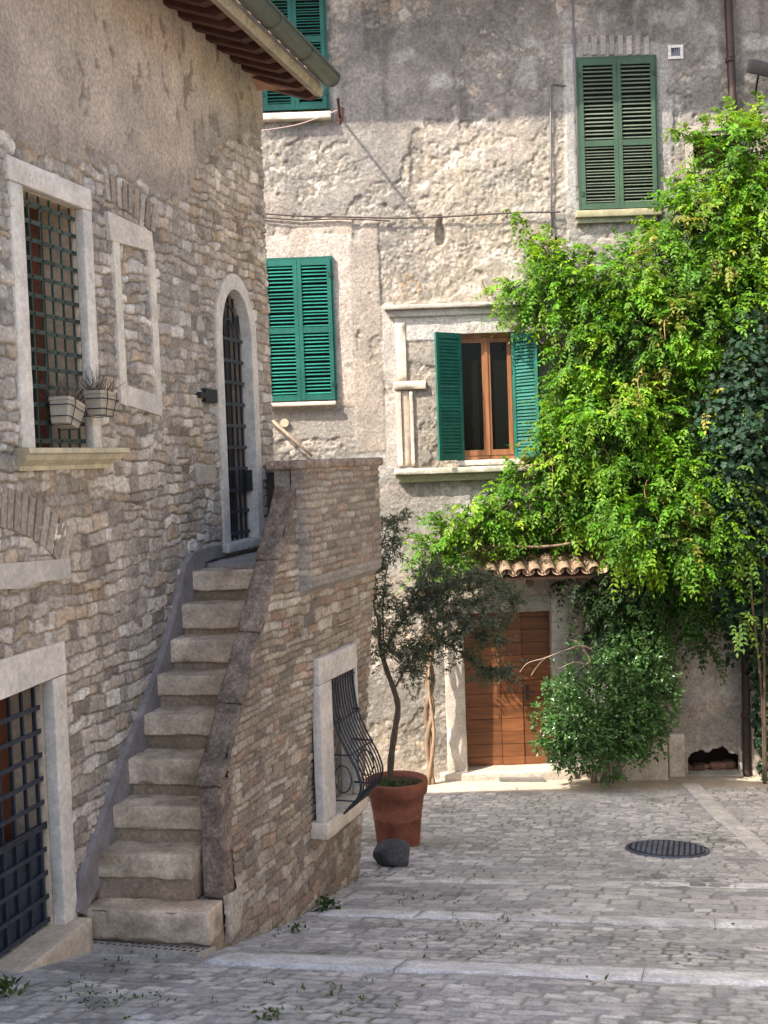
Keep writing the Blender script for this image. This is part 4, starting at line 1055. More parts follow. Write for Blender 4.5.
window_pair(R_ul, M['shutter'], .075, 'w', 19, (256, 112, 331, 119), .52, .95, slatc=1.4)
window_pair(R_ur, M['shutter_faded'], .07, 'w', 18, (576, 209, 662, 216), .44, 1.0, sill_c=C(.42, .42, .30), slatc=C(2.5, 1.6, 1.9))
g = G(); a, b, c, d = br(577, 216, 657, 222, .08); g.box(BW, a, b, c, d, 0, .09, C(.25, .25, .17)); g.build('sill_moulding', M['stone'], old)
# middle window with open leaves
u0, u1, v0, v1 = R_cw; n_w = -.10
g = G(); jw = .05; wc = C(1, 1, 1)
g.box(BW, u0, u0 + jw, v0, v1, n_w - .06, n_w, wc); g.box(BW, u1 - jw, u1, v0, v1, n_w - .06, n_w, wc); g.box(BW, u0 + jw, u1 - jw, v1 - jw, v1, n_w - .06, n_w - .002, wc); g.box(BW, u0 + jw, u1 - jw, v0, v0 + .07, n_w - .06, n_w - .002, wc)
cwin = g.build('window', M['wood'], old)
um = BP(487, 400, n_w)[0]
for (a, b, k) in ((u0 + jw + .004, um - .004, 0), (um + .004, u1 - jw - .004, 1)):
    g = G(); s_ = .052; q0 = n_w - .045; q1 = n_w + .008
    g.box(BW, a, a + s_, v0 + .074, v1 - jw - .004, q0, q1, wc * .95); g.box(BW, b - s_, b, v0 + .074, v1 - jw - .004, q0, q1, wc); g.box(BW, a + s_, b - s_, v0 + .074, v0 + .074 + .075, q0, q1 - .003, wc * .9); g.box(BW, a + s_, b - s_, v1 - jw - .004 - .06, v1 - jw - .004, q0, q1 - .003, wc * .9)
    c_ = g.build('casement', M['wood'], cwin)
    g = G(); g.box(BW, a + s_ - .004, b - s_ + .004, v0 + .14, v1 - jw - .05, n_w - .03, n_w - .022, C(1, 1, 1)); g.build('pane', M['glass'], cwin)
g = G(); g.box(BW, um - .022, um + .022, v0 + .075, v1 - jw - .005, n_w + .009, n_w + .022, wc * 1.1); g.build('astragal', M['wood'], cwin)
g = G(); g.box(BW, u0 - .03, u0 - .001, v0, v1, -.2, .03, C(.42, .38, .33)); g.box(BW, u1 + .001, u1 + .03, v0, v1, -.2, .03, C(.42, .38, .33)); g.box(BW, u0 - .03, u1 + .03, v1 + .001, v1 + .03, -.2, .03, C(.42, .38, .33)); g.build('reveal', M['stone'], cwin)
def leaf_open(hx, hy0, hy1, sgn, wid, th, label):
    u, _ = BP(hx, (hy0 + hy1) / 2, .05); z1_ = BP(hx, hy0, .1)[1]; z0_ = BP(hx, hy1, .1)[1]
    o = BW.P(u, 0, .055); d = np.array([sgn * math.cos(th), -math.sin(th), 0])
    nn = np.array([-d[1], d[0], 0]); nn = nn if nn[1] < 0 else -nn
    F = Fr(o, d, nn)
    s = shutter_geo(F, 0, wid, z0_, z1_, -.016, 0, 34, .034, 1.0, 3, 1.0, .95, .85)
    o_ = s.build('shutter', M['shutter'], cwin); o_['label'] = label
leaf_open(462, 333, 460, -1, .44, math.radians(39), 'left shutter leaf swung open with its face in shade')
leaf_open(513.5, 333, 459, 1, .43, math.radians(47), 'right shutter leaf swung open catching the sun')
g = G(); a, b, c, d = br(384, 300, 700, 306, .13); g.rbox(BW, a, b, c + .02, d, -.02, .15, .012, .06, .008, C(.40, .36, .31), 1); g.rbox(BW, a + .05, b - .05, c - .07, c + .018, -.02, .085, .012, .06, .006, C(.42, .40, .36), 2); g.build('cornice', M['stone'], old)
g = G(); a, b, c, d = br(394, 464, 700, 470, .16); g.rbox(BW, a, b, c, d, -.02, .19, .014, .06, .008, C(.45, .42, .34), 3); g.rbox(BW, a + .05, b - .05, c - .10, c - .002, -.02, .12, .012, .06, .006, C(.24, .235, .135), 4)
a, b, c, d = br(458, 459.5, 527, 463.5, .1); g.rbox(BW, a, b, d - .07, d, -.1, .12, .008, .06, .004, C(.50, .46, .41), 6)
g.build('window_ledge', M['stone'], cwin)
pl = G()
for (x0, y0, x1, y1, n1_, c) in ((396, 322, 406, 381, .075, C(.78, .72, .66)), (394, 381, 426, 389, .105, C(.80, .75, .69)), (397, 391, 402, 466, .085, C(.76, .70, .64)), (402.5, 391, 410, 466, .062, C(.62, .56, .50)), (410.5, 391, 414, 466, .085, C(.76, .70, .64)), (396, 314, 404, 321, .06, C(.7, .66, .6))):
    a, b, c_, d = br(x0, y0, x1, y1, n1_); pl.rbox(BW, a, b, c_, d, -.02, n1_ - .012, .003, .05, .004, c, 3, 9, .25)
pl.build('pilaster', M['pale'], old)
# fittings
g = G(); a, b, c, d = br(668, 45, 683, 59, .05); q = .035
for r4 in ((a, a + q, c, d), (b - q, b, c, d), (a + q, b - q, c, c + q), (a + q, b - q, d - q, d)): g.box(BW, *r4, 0, .06, C(.60, .57, .54))
vt = g.build('vent', M['stone'], old)
g = G(); g.box(BW, a + q, b - q, c + q, d - q, .0, .035, C(1, 1, 1)); 
for i in range(4): g.box(BW, a + q + (b - a - 2 * q) * (i + .5) / 4 - .006, a + q + (b - a - 2 * q) * (i + .5) / 4 + .006, c + q, d - q, .037, .045, C(6, 6, 6))
g.build('vent_grille', M['iron'], vt)
a, b, c, d = R_sw; g = G(); g.box(BW, a - .09, a, c - .05, d + .05, -.02, .06, C(.40, .35, .29)); g.box(BW, b, b + .09, c - .05, d + .05, -.02, .06, C(.40, .35, .29)); g.box(BW, a - .09, b + .09, d + .051, d + .12, -.02, .058, C(.38, .33, .28)); sw_ = g.build('small_window', M['stone'], old)
g = G(); g.box(BW, a - .02, b + .02, c - .02, d + .02, -.3, -.2, C(1, 1, 1)); g.box(BW, a + .1, b - .1, c - .02, d + .02, -.19, -.15, C(8, 4, 2.5)); g.build('dark_interior', M['dark'], sw_)
g = G()
for i in range(8):
    x = 583 + i * 8.7; g.pprism(BW, [(x, 36 + 2 * math.cos(i)), (x + 5, 35), (x + 5.2, 54), (x + .4, 55)], .0, .055 + .012 * (i % 2), C(.30, .27, .24) * (.9 + .1 * (i % 3)))
g.build('relieving_arch', M['masonry'], old)
dp_ = G()
p0, p1 = BP(726, -40, .12), BP(733, 112, .12); 
pts = [BW.P(p0[0], 11, .12), BW.P(p1[0], p1[1], .12), BW.P(BP(745, 600, .12)[0], BP(745, 600, .12)[1], .12), BW.P(BP(746.5, 770, .12)[0], BP(746.5, 770, .12)[1], .12), BW.P(BP(747, 778, .12)[0], BP(747, 779, .12)[1], .15), BW.P(BP(748, 778, .2)[0], BP(748, 783, .2)[1], .26)]
ps = []
for a, b in zip(pts[:-1], pts[1:]):
    for t in np.linspace(0, 1, 8)[:-1]: ps.append(a + (b - a) * t)
ps.append(pts[-1]); dp_.tube(ps, .052, 10); 
for py in (60, 640, 715): 
    x = BP(730 if py < 100 else 745.5, py, .12); dp_.tube([BW.P(x[0], x[1] - .03, .12), BW.P(x[0], x[1] + .03, .12)], .062, 10)
dp_.build('downpipe', M['pipe'], old)
cd_ = G(); x0 = BP(572, -20, .06); x1 = BP(579, 186, .06); cd_.tube([BW.P(*x0, .06), BW.P(*x1, .06)], .014, 6, C(2.6, 3.3, 3.9))
x0 = BP(550.5, 86, .06); x1 = BP(551, 160, .06); x2 = BP(552, 236, .07); xa = BP(553, 83, .06); xb = BP(566, 86, .06); cd_.tube([BW.P(*xb, .05), BW.P(*xa, .06), BW.P(*x0, .06), BW.P(*x1, .06), BW.P(*x2, .06)], .013, 6, C(2.5, 3.2, 3.6))
cd_.build('conduit', M['cable'], old)
# ---- door, its step and stone surround
u0, u1, v0, v1 = R_dr; n_d = -.20
g = G(); a, b, c, d = br(446, 640, 466, 777, .04); g.rbox(BW, a, u0 - .0, v0 - .1, d, -.22, .05, .012, .06, .006, C(.52, .46, .39), 1); a2, b2, c2, d2 = br(553, 598, 568, 770, .04); g.rbox(BW, u1 + .0, b2, v0 - .1, d2 - .15, -.22, .05, .012, .06, .006, C(.34, .30, .26), 2)
for (y0, y1, k) in ((598, 622, 3), (622.5, 648, 4)):
    q = br(553, y0, 568, y1, .05); g.rbox(BW, u1 + .002, q[1] + .01, q[2], q[3], .0, .058, .012, .05, .006, C(.40, .37, .32), k)
q = br(452, 597, 552, 612, .04); g.rbox(BW, u0 - .16, u1 - .002, v1 + .002, q[3], -.22, .052, .012, .06, .006, C(.30, .27, .235), 5)
dr = g.build('front_door', M['stone'], old); dr['label'] = 'brown plank front door under the tiled canopy'
xs_ = [u0, BP(501, 700, n_d)[0], BP(523, 700, n_d)[0], u1]
dcol = [C(.185, .070, .026), C(.21, .078, .028), C(.17, .062, .023)]
for k in range(3):
    g = G(); vv = v0 - .05; i = 0; r = random.Random(k)
    while vv < v1:
        h_ = .172; g.box(BW, xs_[k] + .004, xs_[k + 1] - .003, vv, min(v1 + .02, vv + h_ - .006), n_d - .03, n_d + (.0, .012, .0)[k] + r.uniform(-.002, .002), dcol[k] * r.uniform(.8, 1.15)); vv += h_; i += 1
    g.box(BW, xs_[k], xs_[k + 1], v0 - .05, v1 + .02, n_d - .06, n_d - .031, C(.03, .012, .006))
    g.build('door_leaf', M['doorwood'], dr)
g = G(); g.tube([BW.P(xs_[2] + .06, v0 + 1.0, n_d + .01), BW.P(xs_[2] + .06, v0 + 1.0, n_d + .06), BW.P(xs_[2] + .14, v0 + 1.0, n_d + .06)], .011, 6); g.box(BW, xs_[2] + .04, xs_[2] + .08, v0 + .88, v0 + 1.08, n_d + .001, n_d + .006, C(1, 1, 1)); g.build('handle', M['iron'], dr)
g = G(); a, b, c, d = br(444, 768, 556, 776, .12); zst = v0 + .0
g.rbox(BW, a - .05, b + .25, zst - .3, zst, -.3, .16, .015, .06, .006, C(.46, .40, .33), 8); g.build('doorstep', M['stone'], dr)
# ---- tiled canopy over the door
cf = .78; zf = at_depth(547, 575, YB - cf)[2]; zb_ = zf + .25
cx0 = BP(470, 570, cf)[0]; cx1 = BP(592, 570, cf)[0]
nt_ = int((cx1 - cx0) / .185)
cpy = G(); g = cpy
dz = (zb_ - zf); 
g.add([BW.P(cx0, zf - .03, cf - .05), BW.P(cx1, zf - .03, cf - .05), BW.P(cx1, zb_ - .03, 0), BW.P(cx0, zb_ - .03, 0), BW.P(cx0, zf - .06, cf - .05), BW.P(cx1, zf - .06, cf - .05), BW.P(cx1, zb_ - .06, 0), BW.P(cx0, zb_ - .06, 0)], [[0, 1, 2, 3], [7, 6, 5, 4], [0, 4, 5, 1], [1, 5, 6, 2], [2, 6, 7, 3], [3, 7, 4, 0]], C(.14, .07, .045))
for i in range(3):
    u = cx0 + .12 + i * (cx1 - cx0 - .24) / 2; V_ = [BW.P(u + du, z_, n_) for du in (-.04, .04) for (z_, n_) in ((zf - .061, cf - .1), (zb_ - .061, .0), (zb_ - .19, .0), (zf - .15, cf - .1))]
    g.add(V_, [[0, 1, 2, 3], [7, 6, 5, 4], [0, 4, 5, 1], [1, 5, 6, 2], [2, 6, 7, 3], [3, 7, 4, 0]], C(.07, .035, .025))
canopy = g.build('door_canopy', M['darkwood'], old)
r = random.Random(4)
def barrel(g, uc, na, nb_, za, zb2, ra, rb, upv, c):
    a = np.linspace(0, math.pi, 11); V_ = []
    for (n_, z_, rr) in ((na, za, ra), (nb_, zb2, rb)):
        V_ += [BW.P(uc + rr * math.cos(t), z_ + upv * rr * .8 * math.sin(t), n_) for t in a]
    for (n_, z_, rr) in ((na, za, ra - .013), (nb_, zb2, rb - .013)):
        V_ += [BW.P(uc + rr * math.cos(t), z_ + upv * rr * .8 * math.sin(t), n_) for t in a]
    F_ = [[q, q + 1, q + 12, q + 11] for q in range(10)] + [[22 + q, 22 + q + 1, 33 + q + 1, 33 + q] for q in range(10)] + [[q, q + 1, 22 + q + 1, 22 + q] for q in range(10)] + [[11 + q, 12 + q, 34 + q, 33 + q] for q in range(10)]
    g.add(V_, F_, c, True)
for i in range(nt_ + 1):
    uc = cx0 + .09 + i * .185; g = G()
    for (f0_, f1_) in ((0, .55), (.45, 1)):
        na, nb_ = cf * (1 - f0_) + (.03 if f0_ == 0 else 0), cf * (1 - f1_); za, zb2 = zf + dz * f0_ + .02 * (f0_ > 0), zf + dz * f1_ + .02
        c = [C(.46, .27, .165), C(.40, .22, .135), C(.50, .34, .23), C(.44, .30, .20)][r.randrange(4)]
        barrel(g, uc + .0925, na - .03, nb_, za + .062, zb2 + .062, .082, .072, -1, c * .8)
        barrel(g, uc, na + r.uniform(-.01, .015), nb_, za + .03, zb2 + .03, .085, .072, 1, c * r.uniform(.85, 1.15))
    g.build('tile', M['tile'], canopy)
# ---- stonework and cellar opening at the foot of the wall
g = G(); a, b, c, d = br(626, 738, 668, 776, .28); g.rbox(BW, a, b, float(gz(3, YB)) - .2, d, -.02, .28, .015, .06, .008, C(.50, .45, .38), 1); g.build('plinth', M['stone'], old)
g = G(); a, b, c, d = br(669, 734, 685, 778, .09); g.rbox(BW, a, b, float(gz(3, YB)) - .2, d, -.02, .09, .012, .05, .006, C(.50, .46, .39), 2)
a, b, c, d = br(684, 773, 745, 780, .1); g.rbox(BW, a, b, float(gz(4, YB)) - .2, c + .06, -.3, .10, .01, .05, .006, C(.45, .42, .37), 3)
a, b, c, d = br(740, 752, 744, 778, .07); g.rbox(BW, a, b, float(gz(4, YB)) - .2, d, -.02, .07, .01, .05, .005, C(.48, .44, .37), 4)
ce = g.build('cellar_opening', M['stone'], old)
g = G(); a, b, c, d = R_ce; g.box(BW, a - .1, b + .1, c - .3, d + .15, -.5, -.35, C(1.2, .7, .5)); g.build('dark_interior', M['dark'], ce)
g = G(); rr = random.Random(3)
for i in range(26):
    u = rr.uniform(a, b); v = c + rr.uniform(.0, .16); s_ = rr.uniform(.04, .09); g.rbox(BW, u - s_, u + s_, v - s_ * .6, v + s_ * .6, -.22 - s_, -.22 + s_, s_ * .5, .03, .01, C(.20, .11, .075) * rr.uniform(.5, 1.3), i)
g.build('rubble', M['masonry'], ce)
g = G(); a, b, c, d = br(753, 690, 790, 790, .2); g.rbox(BW, a, b + 1.0, float(gz(4.5, YB)) - .2, d, -.02, .2, .02, .07, .012, C(.46, .40, .33), 7); g.build('buttress', M['stone'], old)
# ================================================================== PLANTS
def unit(a): return a / (np.linalg.norm(a, axis=-1, keepdims=True) + 1e-9)
class Leaves:
    """many small folded leaf blades in one mesh"""
    def __init__(s): s.v = []; s.f = []; s.c = []; s.n = 0
    def blades(s, P, D, N, L, Wd, col, fold=.25, shape='oval'):
        k = len(P)
        if k == 0: return
        D = unit(D); S = unit(np.cross(D, N)); N = np.cross(S, D)
        L = np.broadcast_to(L, (k,))[:, None]; Wd = np.broadcast_to(Wd, (k,))[:, None]
        if shape == 'oval':
            pts = [P, P + D * L * .38 + S * Wd * .5 - N * Wd * fold * .5 * -1, P + D * L * .38 - S * Wd * .5 + N * Wd * fold * .5, P + D * L - N * L * .08, P + D * L * .45 - N * Wd * .0]
            fc = np.array([[0, 4, 1], [1, 4, 3], [0, 2, 4], [2, 3, 4]])
        else:                                                       # lobed
            pts = [P, P + D * L * .12 + S * Wd * .5 + N * Wd * fold * .4, P + D * L * .42 + S * Wd * .26, P + D * L * .62 + S * Wd * .46 + N * Wd * fold * .3, P + D * L, P + D * L * .62 - S * Wd * .46 + N * Wd * fold * .3, P + D * L * .42 - S * Wd * .26, P + D * L * .12 - S * Wd * .5 + N * Wd * fold * .4, P + D * L * .35]
            fc = np.array([[8, 0, 1], [8, 1, 2], [8, 2, 3], [8, 3, 4], [8, 4, 5], [8, 5, 6], [8, 6, 7], [8, 7, 0]])
        m = len(pts); V_ = np.stack(pts, 1).reshape(-1, 3)
        F_ = (fc[None] + (np.arange(k) * m)[:, None, None]).reshape(-1, 3) + s.n
        s.v.append(V_); s.f.append(F_); s.c.append(np.repeat(np.broadcast_to(col, (k, 3)), m, 0)); s.n += len(V_)
    def build(s, name, mat_, parent=None):
        V_ = np.concatenate(s.v); F_ = np.concatenate(s.f); c = np.concatenate(s.c)
        off = wloc(parent) if parent is not None else np.zeros(3); loc = np.zeros(3)
        if parent is None: loc = np.array([V_[:, 0].mean(), V_[:, 1].mean(), V_[:, 2].min()])
        me = bpy.data.meshes.new(name); me.from_pydata((V_ - off - loc).tolist(), [], F_.tolist())
        at = me.attributes.new('Col', 'FLOAT_COLOR', 'POINT'); at.data.foreach_set('color', np.concatenate([c, np.ones((len(c), 1))], 1).astype(np.float32).ravel())
        me.materials.append(mat_); me.update()
        o = bpy.data.objects.new(name, me); COL.objects.link(o); o.location = tuple(loc)
        if parent is not None: o.parent = parent
        return o
CAMP = np.array([0, 0, CZ])
def blob(px, py, rx, ry, dc, rd):
    c = at_depth(px, py, YB - dc); k = np.linalg.norm(c - CAMP) / FPX
    return c, np.array([rx * k, rd, ry * k])
def pts_in(c, r, n, lo, hi, face=True, rg=rng):
    d = unit(rg.normal(size=(int(n * 2.2) + 8, 3)))
    if face: d = d[(d[:, 1] < .35)]
    d = d[:n]; rr = rg.uniform(lo, hi, (len(d), 1)); P = c + d * r * rr
    nrm = unit(d / r); return P, nrm
def fronds(lv, P, nrm, base_c, rg, Lf=(.20, .32), pairs=5, leaf=(.048, .092), droop=.36, cvar=.3):
    n = len(P)
    D = unit(nrm * .8 + rg.normal(size=(n, 3)) * .55 + np.array([0, -.15, -.15])); Lr = rg.uniform(*Lf, n)
    up_ = np.array([0, 0, 1.0]); side = unit(np.cross(D, np.tile(up_, (n, 1)))); side = unit(side + .25 * rg.normal(size=(n, 3)))
    fc = base_c * (1 + cvar * rg.uniform(-1, 1, (n, 1))) * (1 + np.array([.18, .0, -.1]) * rg.uniform(-1, 1, (n, 1)))
    def at(t): return P + D * (Lr * t)[:, None] + np.array([0, 0, -1.0]) * (droop * Lr * t * t)[:, None]
    for k in range(pairs + 1):
        t = .18 + .82 * k / pairs; Q = at(t); T = unit(at(min(1, t + .02)) - at(t - .02)); Nn = unit(np.cross(side, T)); Nn = np.where(Nn[:, 2:3] < 0, -Nn, Nn)
        ll = rg.uniform(*leaf, n) * (1 - .35 * abs(t - .55))
        for sg in ((-1, 1) if k < pairs else (0,)):
            Dl = T * (.55 if sg else 1) + side * sg * .85 + np.array([0, 0, -.28]) + .18 * rg.normal(size=(n, 3))
            lv.blades(Q, Dl, Nn + .3 * rg.normal(size=(n, 3)), ll, ll * .48, fc * rg.uniform(.85, 1.15, (n, 1)))
def px_path(pts): return [at_depth(x, y, Y) for x, y, Y in pts]
def smooth_path(p, n=8):
    p = np.array(p); out = []
    for i in range(len(p) - 1):
        a = p[max(i - 1, 0)]; b = p[i]; c = p[i + 1]; d = p[min(i + 2, len(p) - 1)]
        for t in np.linspace(0, 1, n, endpoint=False): out.append(.5 * ((2 * b) + (-a + c) * t + (2 * a - 5 * b + 4 * c - d) * t * t + (-a + 3 * b - 3 * c + d) * t ** 3))
    out.append(p[-1]); return np.array(out)

# ---- the wisteria-like climber
gv = ground_at(430, 781)
vine = thing('climbing_vine', 'bright green climbing vine covering the right of the end house, on twisted bare stems', 'climbing plant', gv)
rg = np.random.default_rng(21)
lv = Leaves()
VB = [(562, 282, 52, 34, .5, .4), (518, 292, 24, 18, .28, .14), (545, 252, 16, 20, .3, .15), (605, 285, 55, 38, .6, .45), (655, 275, 52, 40, .7, .5), (700, 235, 48, 55, .8, .5), (735, 180, 42, 50, .8, .45), (755, 145, 30, 34, .8, .4), (722, 165, 20, 22, .7, .3), (755, 210, 30, 60, .8, .4), (697, 214, 22, 30, .7, .35),
      (594, 350, 42, 55, .6, .45), (645, 345, 55, 55, .85, .5), (695, 320, 48, 60, .9, .5), (586, 425, 38, 50, .65, .45), (628, 425, 52, 55, .9, .5), (680, 410, 45, 55, .95, .5),
      (545, 488, 42, 32, .4, .25), (595, 490, 50, 36, .5, .3), (648, 490, 48, 50, 1.0, .5), (490, 524, 40, 20, .3, .2), (448, 544, 30, 20, .6, .3), (468, 528, 34, 18, .45, .2), (440, 556, 22, 18, .6, .25), (500, 508, 34, 22, .4, .2), (530, 516, 42, 18, .3, .2), (560, 445, 20, 36, .5, .3), (572, 375, 22, 40, .5, .3), (690, 490, 42, 55, 1.0, .45),
      (748, 250, 36, 70, .95, .4), (720, 300, 36, 50, .95, .4), (632, 530, 34, 26, 1.2, .4), (580, 520, 34, 16, .35, .2), (700, 540, 40, 36, 1.2, .4), (660, 535, 44, 30, 1.3, .4)]
for (px, py, rx, ry, dc, rd) in VB:
    c, r = blob(px, py, rx, ry, dc, rd); n = int(rx * ry * math.pi * .044)
    ncl = max(4, n // 9); pc, nc = pts_in(c, r, ncl, .72, 1.08, True, rg)
    for p, q in zip(pc, nc):
        m = 8; P = p + rg.normal(size=(m, 3)) * .075; young = rg.random()
        bc = C(.105, .245, .014) if young < .45 else (C(.19, .33, .020) if young < .7 else (C(.07, .16, .013) if young < .97 else C(.24, .25, .05)))
        fronds(lv, P, np.tile(q, (m, 1)), bc, rg)
    pf, nf = pts_in(c, r, int(n * .45), .15, .7, False, rg); fronds(lv, pf, nf, C(.03, .075, .012), rg, pairs=5)  # inner fronds coloured darker to deepen the shaded gaps
# lower curtain of the same plant, deep shade put into its darker leaf colour
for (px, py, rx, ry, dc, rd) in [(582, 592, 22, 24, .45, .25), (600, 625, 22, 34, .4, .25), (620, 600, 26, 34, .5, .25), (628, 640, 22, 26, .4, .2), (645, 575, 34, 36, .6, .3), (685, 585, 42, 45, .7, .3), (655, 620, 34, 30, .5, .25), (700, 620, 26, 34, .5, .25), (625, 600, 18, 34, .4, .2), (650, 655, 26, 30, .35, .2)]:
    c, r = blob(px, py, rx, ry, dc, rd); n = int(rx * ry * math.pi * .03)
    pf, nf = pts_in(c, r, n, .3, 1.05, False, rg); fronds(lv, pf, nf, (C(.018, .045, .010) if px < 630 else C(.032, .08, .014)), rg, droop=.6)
# loose shoots
bark_c = M['vinebark']
shoots = [[(548, 262, 14.9), (530, 235, 14.9), (512, 212, 14.95)], [(720, 150, 14.5), (690, 136, 14.45), (672, 130, 14.4)], [(552, 322, 14.95), (535, 320, 14.98), (505, 322, 15.0)], [(740, 120, 14.5), (725, 112, 14.5), (700, 128, 14.45)], [(470, 540, 14.5), (445, 540, 14.5), (425, 556, 14.55)], [(700, 430, 14.1), (718, 460, 14.0), (735, 520, 13.9), (740, 570, 13.9)]]
for s_ in shoots:
    q = smooth_path(px_path(s_), 8); tw = G(); tw.tube(q, np.linspace(.008, .003, len(q)), 5, C(.8, 1.0, .5)); tw.build('shoot', bark_c, vine)
    k = len(q); P = np.repeat(q[3:], 2, 0); fronds(lv, P, unit(rg.normal(size=(len(P), 3)) + np.array([0, -.5, 0])), C(.13, .23, .025), rg, Lf=(.12, .24), pairs=5)
for i in range(46):
    b = VB[rg.integers(len(VB))]
    if b[1] > 495: continue
    c, r = blob(*b); d = unit(rg.normal(size=(1, 3)))[0]; d[1] = -abs(d[1]); p0 = c + d * r * .75
    p1 = p0 + rg.normal(size=3) * .16 + np.array([0, -.12, .03]); p2 = p1 + rg.normal(size=3) * .2 + np.array([0, -.05, -.16]); q = smooth_path([p0, p1, p2], 6); tw = G(); tw.tube(q, np.linspace(.008, .003, len(q)), 5, C(1.1, .95, .7)); tw.build('shoot', bark_c, vine)
lv.build('foliage', M['leaf'], vine)
stems = [[(430, 783, 14.86), (431, 745, 14.88), (426, 712, 14.9), (433, 680, 14.9), (427, 650, 14.92), (428, 615, 14.95), (421, 580, 14.95), (450, 545, 14.8), (520, 500, 14.7), (600, 440, 14.8), (680, 360, 14.7), (740, 260, 14.7)],
         [(433, 783, 14.84), (427, 742, 14.86), (433, 708, 14.86), (426, 676, 14.86), (433, 648, 14.9), (424, 612, 14.94), (432, 575, 14.95), (470, 548, 14.7), (560, 545, 14.5), (640, 520, 14.5), (700, 470, 14.5)],
         [(428, 782, 14.82), (434, 735, 14.82), (429, 690, 14.84), (430, 660, 14.85), (436, 620, 14.9), (440, 585, 14.95)]]
for k, s_ in enumerate(stems):
    q = smooth_path(px_path(s_), 10); q[0][2] = gz(q[0][0], q[0][1]) - .05; g = G(); g.tube(q, np.interp(np.linspace(0, 1, len(q)), [0, .3, 1], [(.042, .034, .028)[k], (.03, .026, .02)[k], .012]) * (1 + .12 * np.sin(np.arange(len(q)) * 1.7 + k)), 9, C(1, 1, 1) * (.85 + .15 * k)); g.build('stem', M['vinebark'], vine)

# ---- dark ivy at the right edge
ivy = thing('ivy', 'dark blue-green ivy hanging down the right edge beside the downpipe', 'ivy', ground_at(764, 800))
li = Leaves(); rg = np.random.default_rng(22)
for (px, py, rx, ry, dc, rd) in [(748, 375, 30, 45, 1.35, .35), (742, 440, 32, 50, 1.4, .35), (718, 420, 20, 50, 1.35, .25), (722, 490, 18, 50, 1.3, .25), (716, 560, 16, 34, 1.1, .2), (756, 440, 24, 80, 1.3, .3), (752, 560, 22, 60, 1.0, .25), (736, 510, 24, 50, 1.2, .35), (730, 580, 16, 46, .9, .25), (732, 635, 8, 26, .6, .15), (764, 480, 22, 70, 1.2, .35), (764, 590, 14, 60, .8, .25), (764, 710, 10, 44, .5, .15), (760, 650, 12, 44, .6, .2), (766, 760, 6, 20, .4, .1), (757, 320, 22, 30, 1.2, .3)]:
    c, r = blob(px, py, rx, ry, dc, rd); n = int(rx * ry * math.pi * .16)
    P, q = pts_in(c, r, n, .6, 1.1, False, rg); k = len(P); L_ = rg.uniform(.055, .10, k)
    li.blades(P, np.array([0, -.15, -.8]) + q * .5 + .45 * rg.normal(size=(k, 3)), q + np.array([0, -.4, .5]) + .35 * rg.normal(size=(k, 3)), L_, L_ * .95, C(.017, .042, .022) * rg.uniform(.6, 1.5, (k, 1)), .2, 'lobed')
li.build('foliage', M['ivy_leaf'], ivy)
lf2 = Leaves()
for (px, py, rx, ry, dc, rd, n) in [(748, 545, 26, 26, 1.5, .2, 26), (740, 610, 22, 24, 1.4, .2, 18), (760, 420, 14, 40, 1.5, .2, 14), (735, 480, 22, 30, 1.6, .2, 16)]:
    c, r = blob(px, py, rx, ry, dc, rd); P, q = pts_in(c, r, n, .2, 1, False, rg); fronds(lf2, P, q, C(.09, .17, .025), rg)
lf2.build('compound_leaves', M['leaf'], ivy)
g = G()
for s_ in ([(764, 800, 14.6), (762, 700, 14.4), (752, 600, 13.95), (745, 500, 13.85), (748, 400, 13.8)], [(766, 800, 14.6), (764, 640, 14.2), (764, 520, 13.9)]):
    q = smooth_path(px_path(s_), 10); q[0][2] = gz(q[0][0], q[0][1]) - .05; g.tube(q, np.linspace(.02, .01, len(q)), 7, C(.5, .45, .4))
g.build('stem', M['bark'], ivy)

# ---- glossy shrub by the door
gs = ground_at(603, 779)
shrub = thing('evergreen_shrub', 'glossy green evergreen shrub growing beside the front door', 'shrub', gs)
ls = Leaves(); rg = np.random.default_rng(23)
SB = [(600, 702, 40, 44, .7, .35), (630, 720, 26, 26, .75, .3), (560, 738, 16, 16, .75, .2), (660, 700, 12, 20, .6, .2), (640, 690, 28, 45, .65, .35), (628, 658, 22, 26, .6, .3), (570, 722, 28, 32, .8, .3), (600, 745, 38, 24, .75, .35), (652, 668, 14, 24, .55, .25), (562, 700, 14, 18, .7, .2), (640, 730, 22, 22, .65, .3), (575, 752, 20, 14, .75, .25)]
for (px, py, rx, ry, dc, rd) in SB:
    c, r = blob(px, py, rx, ry, dc, rd); n = int(rx * ry * math.pi * .085)
    pc, nc = pts_in(c, r, n, .4, 1.42, False, rg)
    for p, q in zip(pc, nc):
        m = 9; d = unit(q[None] * .7 + rg.normal(size=(m, 3)) * .6 + np.array([0, -.1, .15])); P = p + d * rg.uniform(0, .07, (m, 1)); L_ = rg.uniform(.045, .075, m)
        ls.blades(P, d, np.array([0, -.3, 1.0]) + .5 * rg.normal(size=(m, 3)), L_, L_ * .55, C(.062, .135, .038) * rg.uniform(.65, 1.5), .2)
ls.build('foliage', M['gloss_leaf'], shrub)
g = G()
for i in range(9):
    x = 592 + i * 2.6; e = SB[i % len(SB)]; p = smooth_path([at_depth(x, 783, YB - .62), at_depth(x + (e[0] - x) * .3, 740, YB - .66), at_depth(e[0], e[1], YB - e[4])], 8); g.tube(p, np.linspace(.016, .006, len(p)), 6, C(1, 1, 1))
g.build('stem', M['bark'], shrub)
g = G()
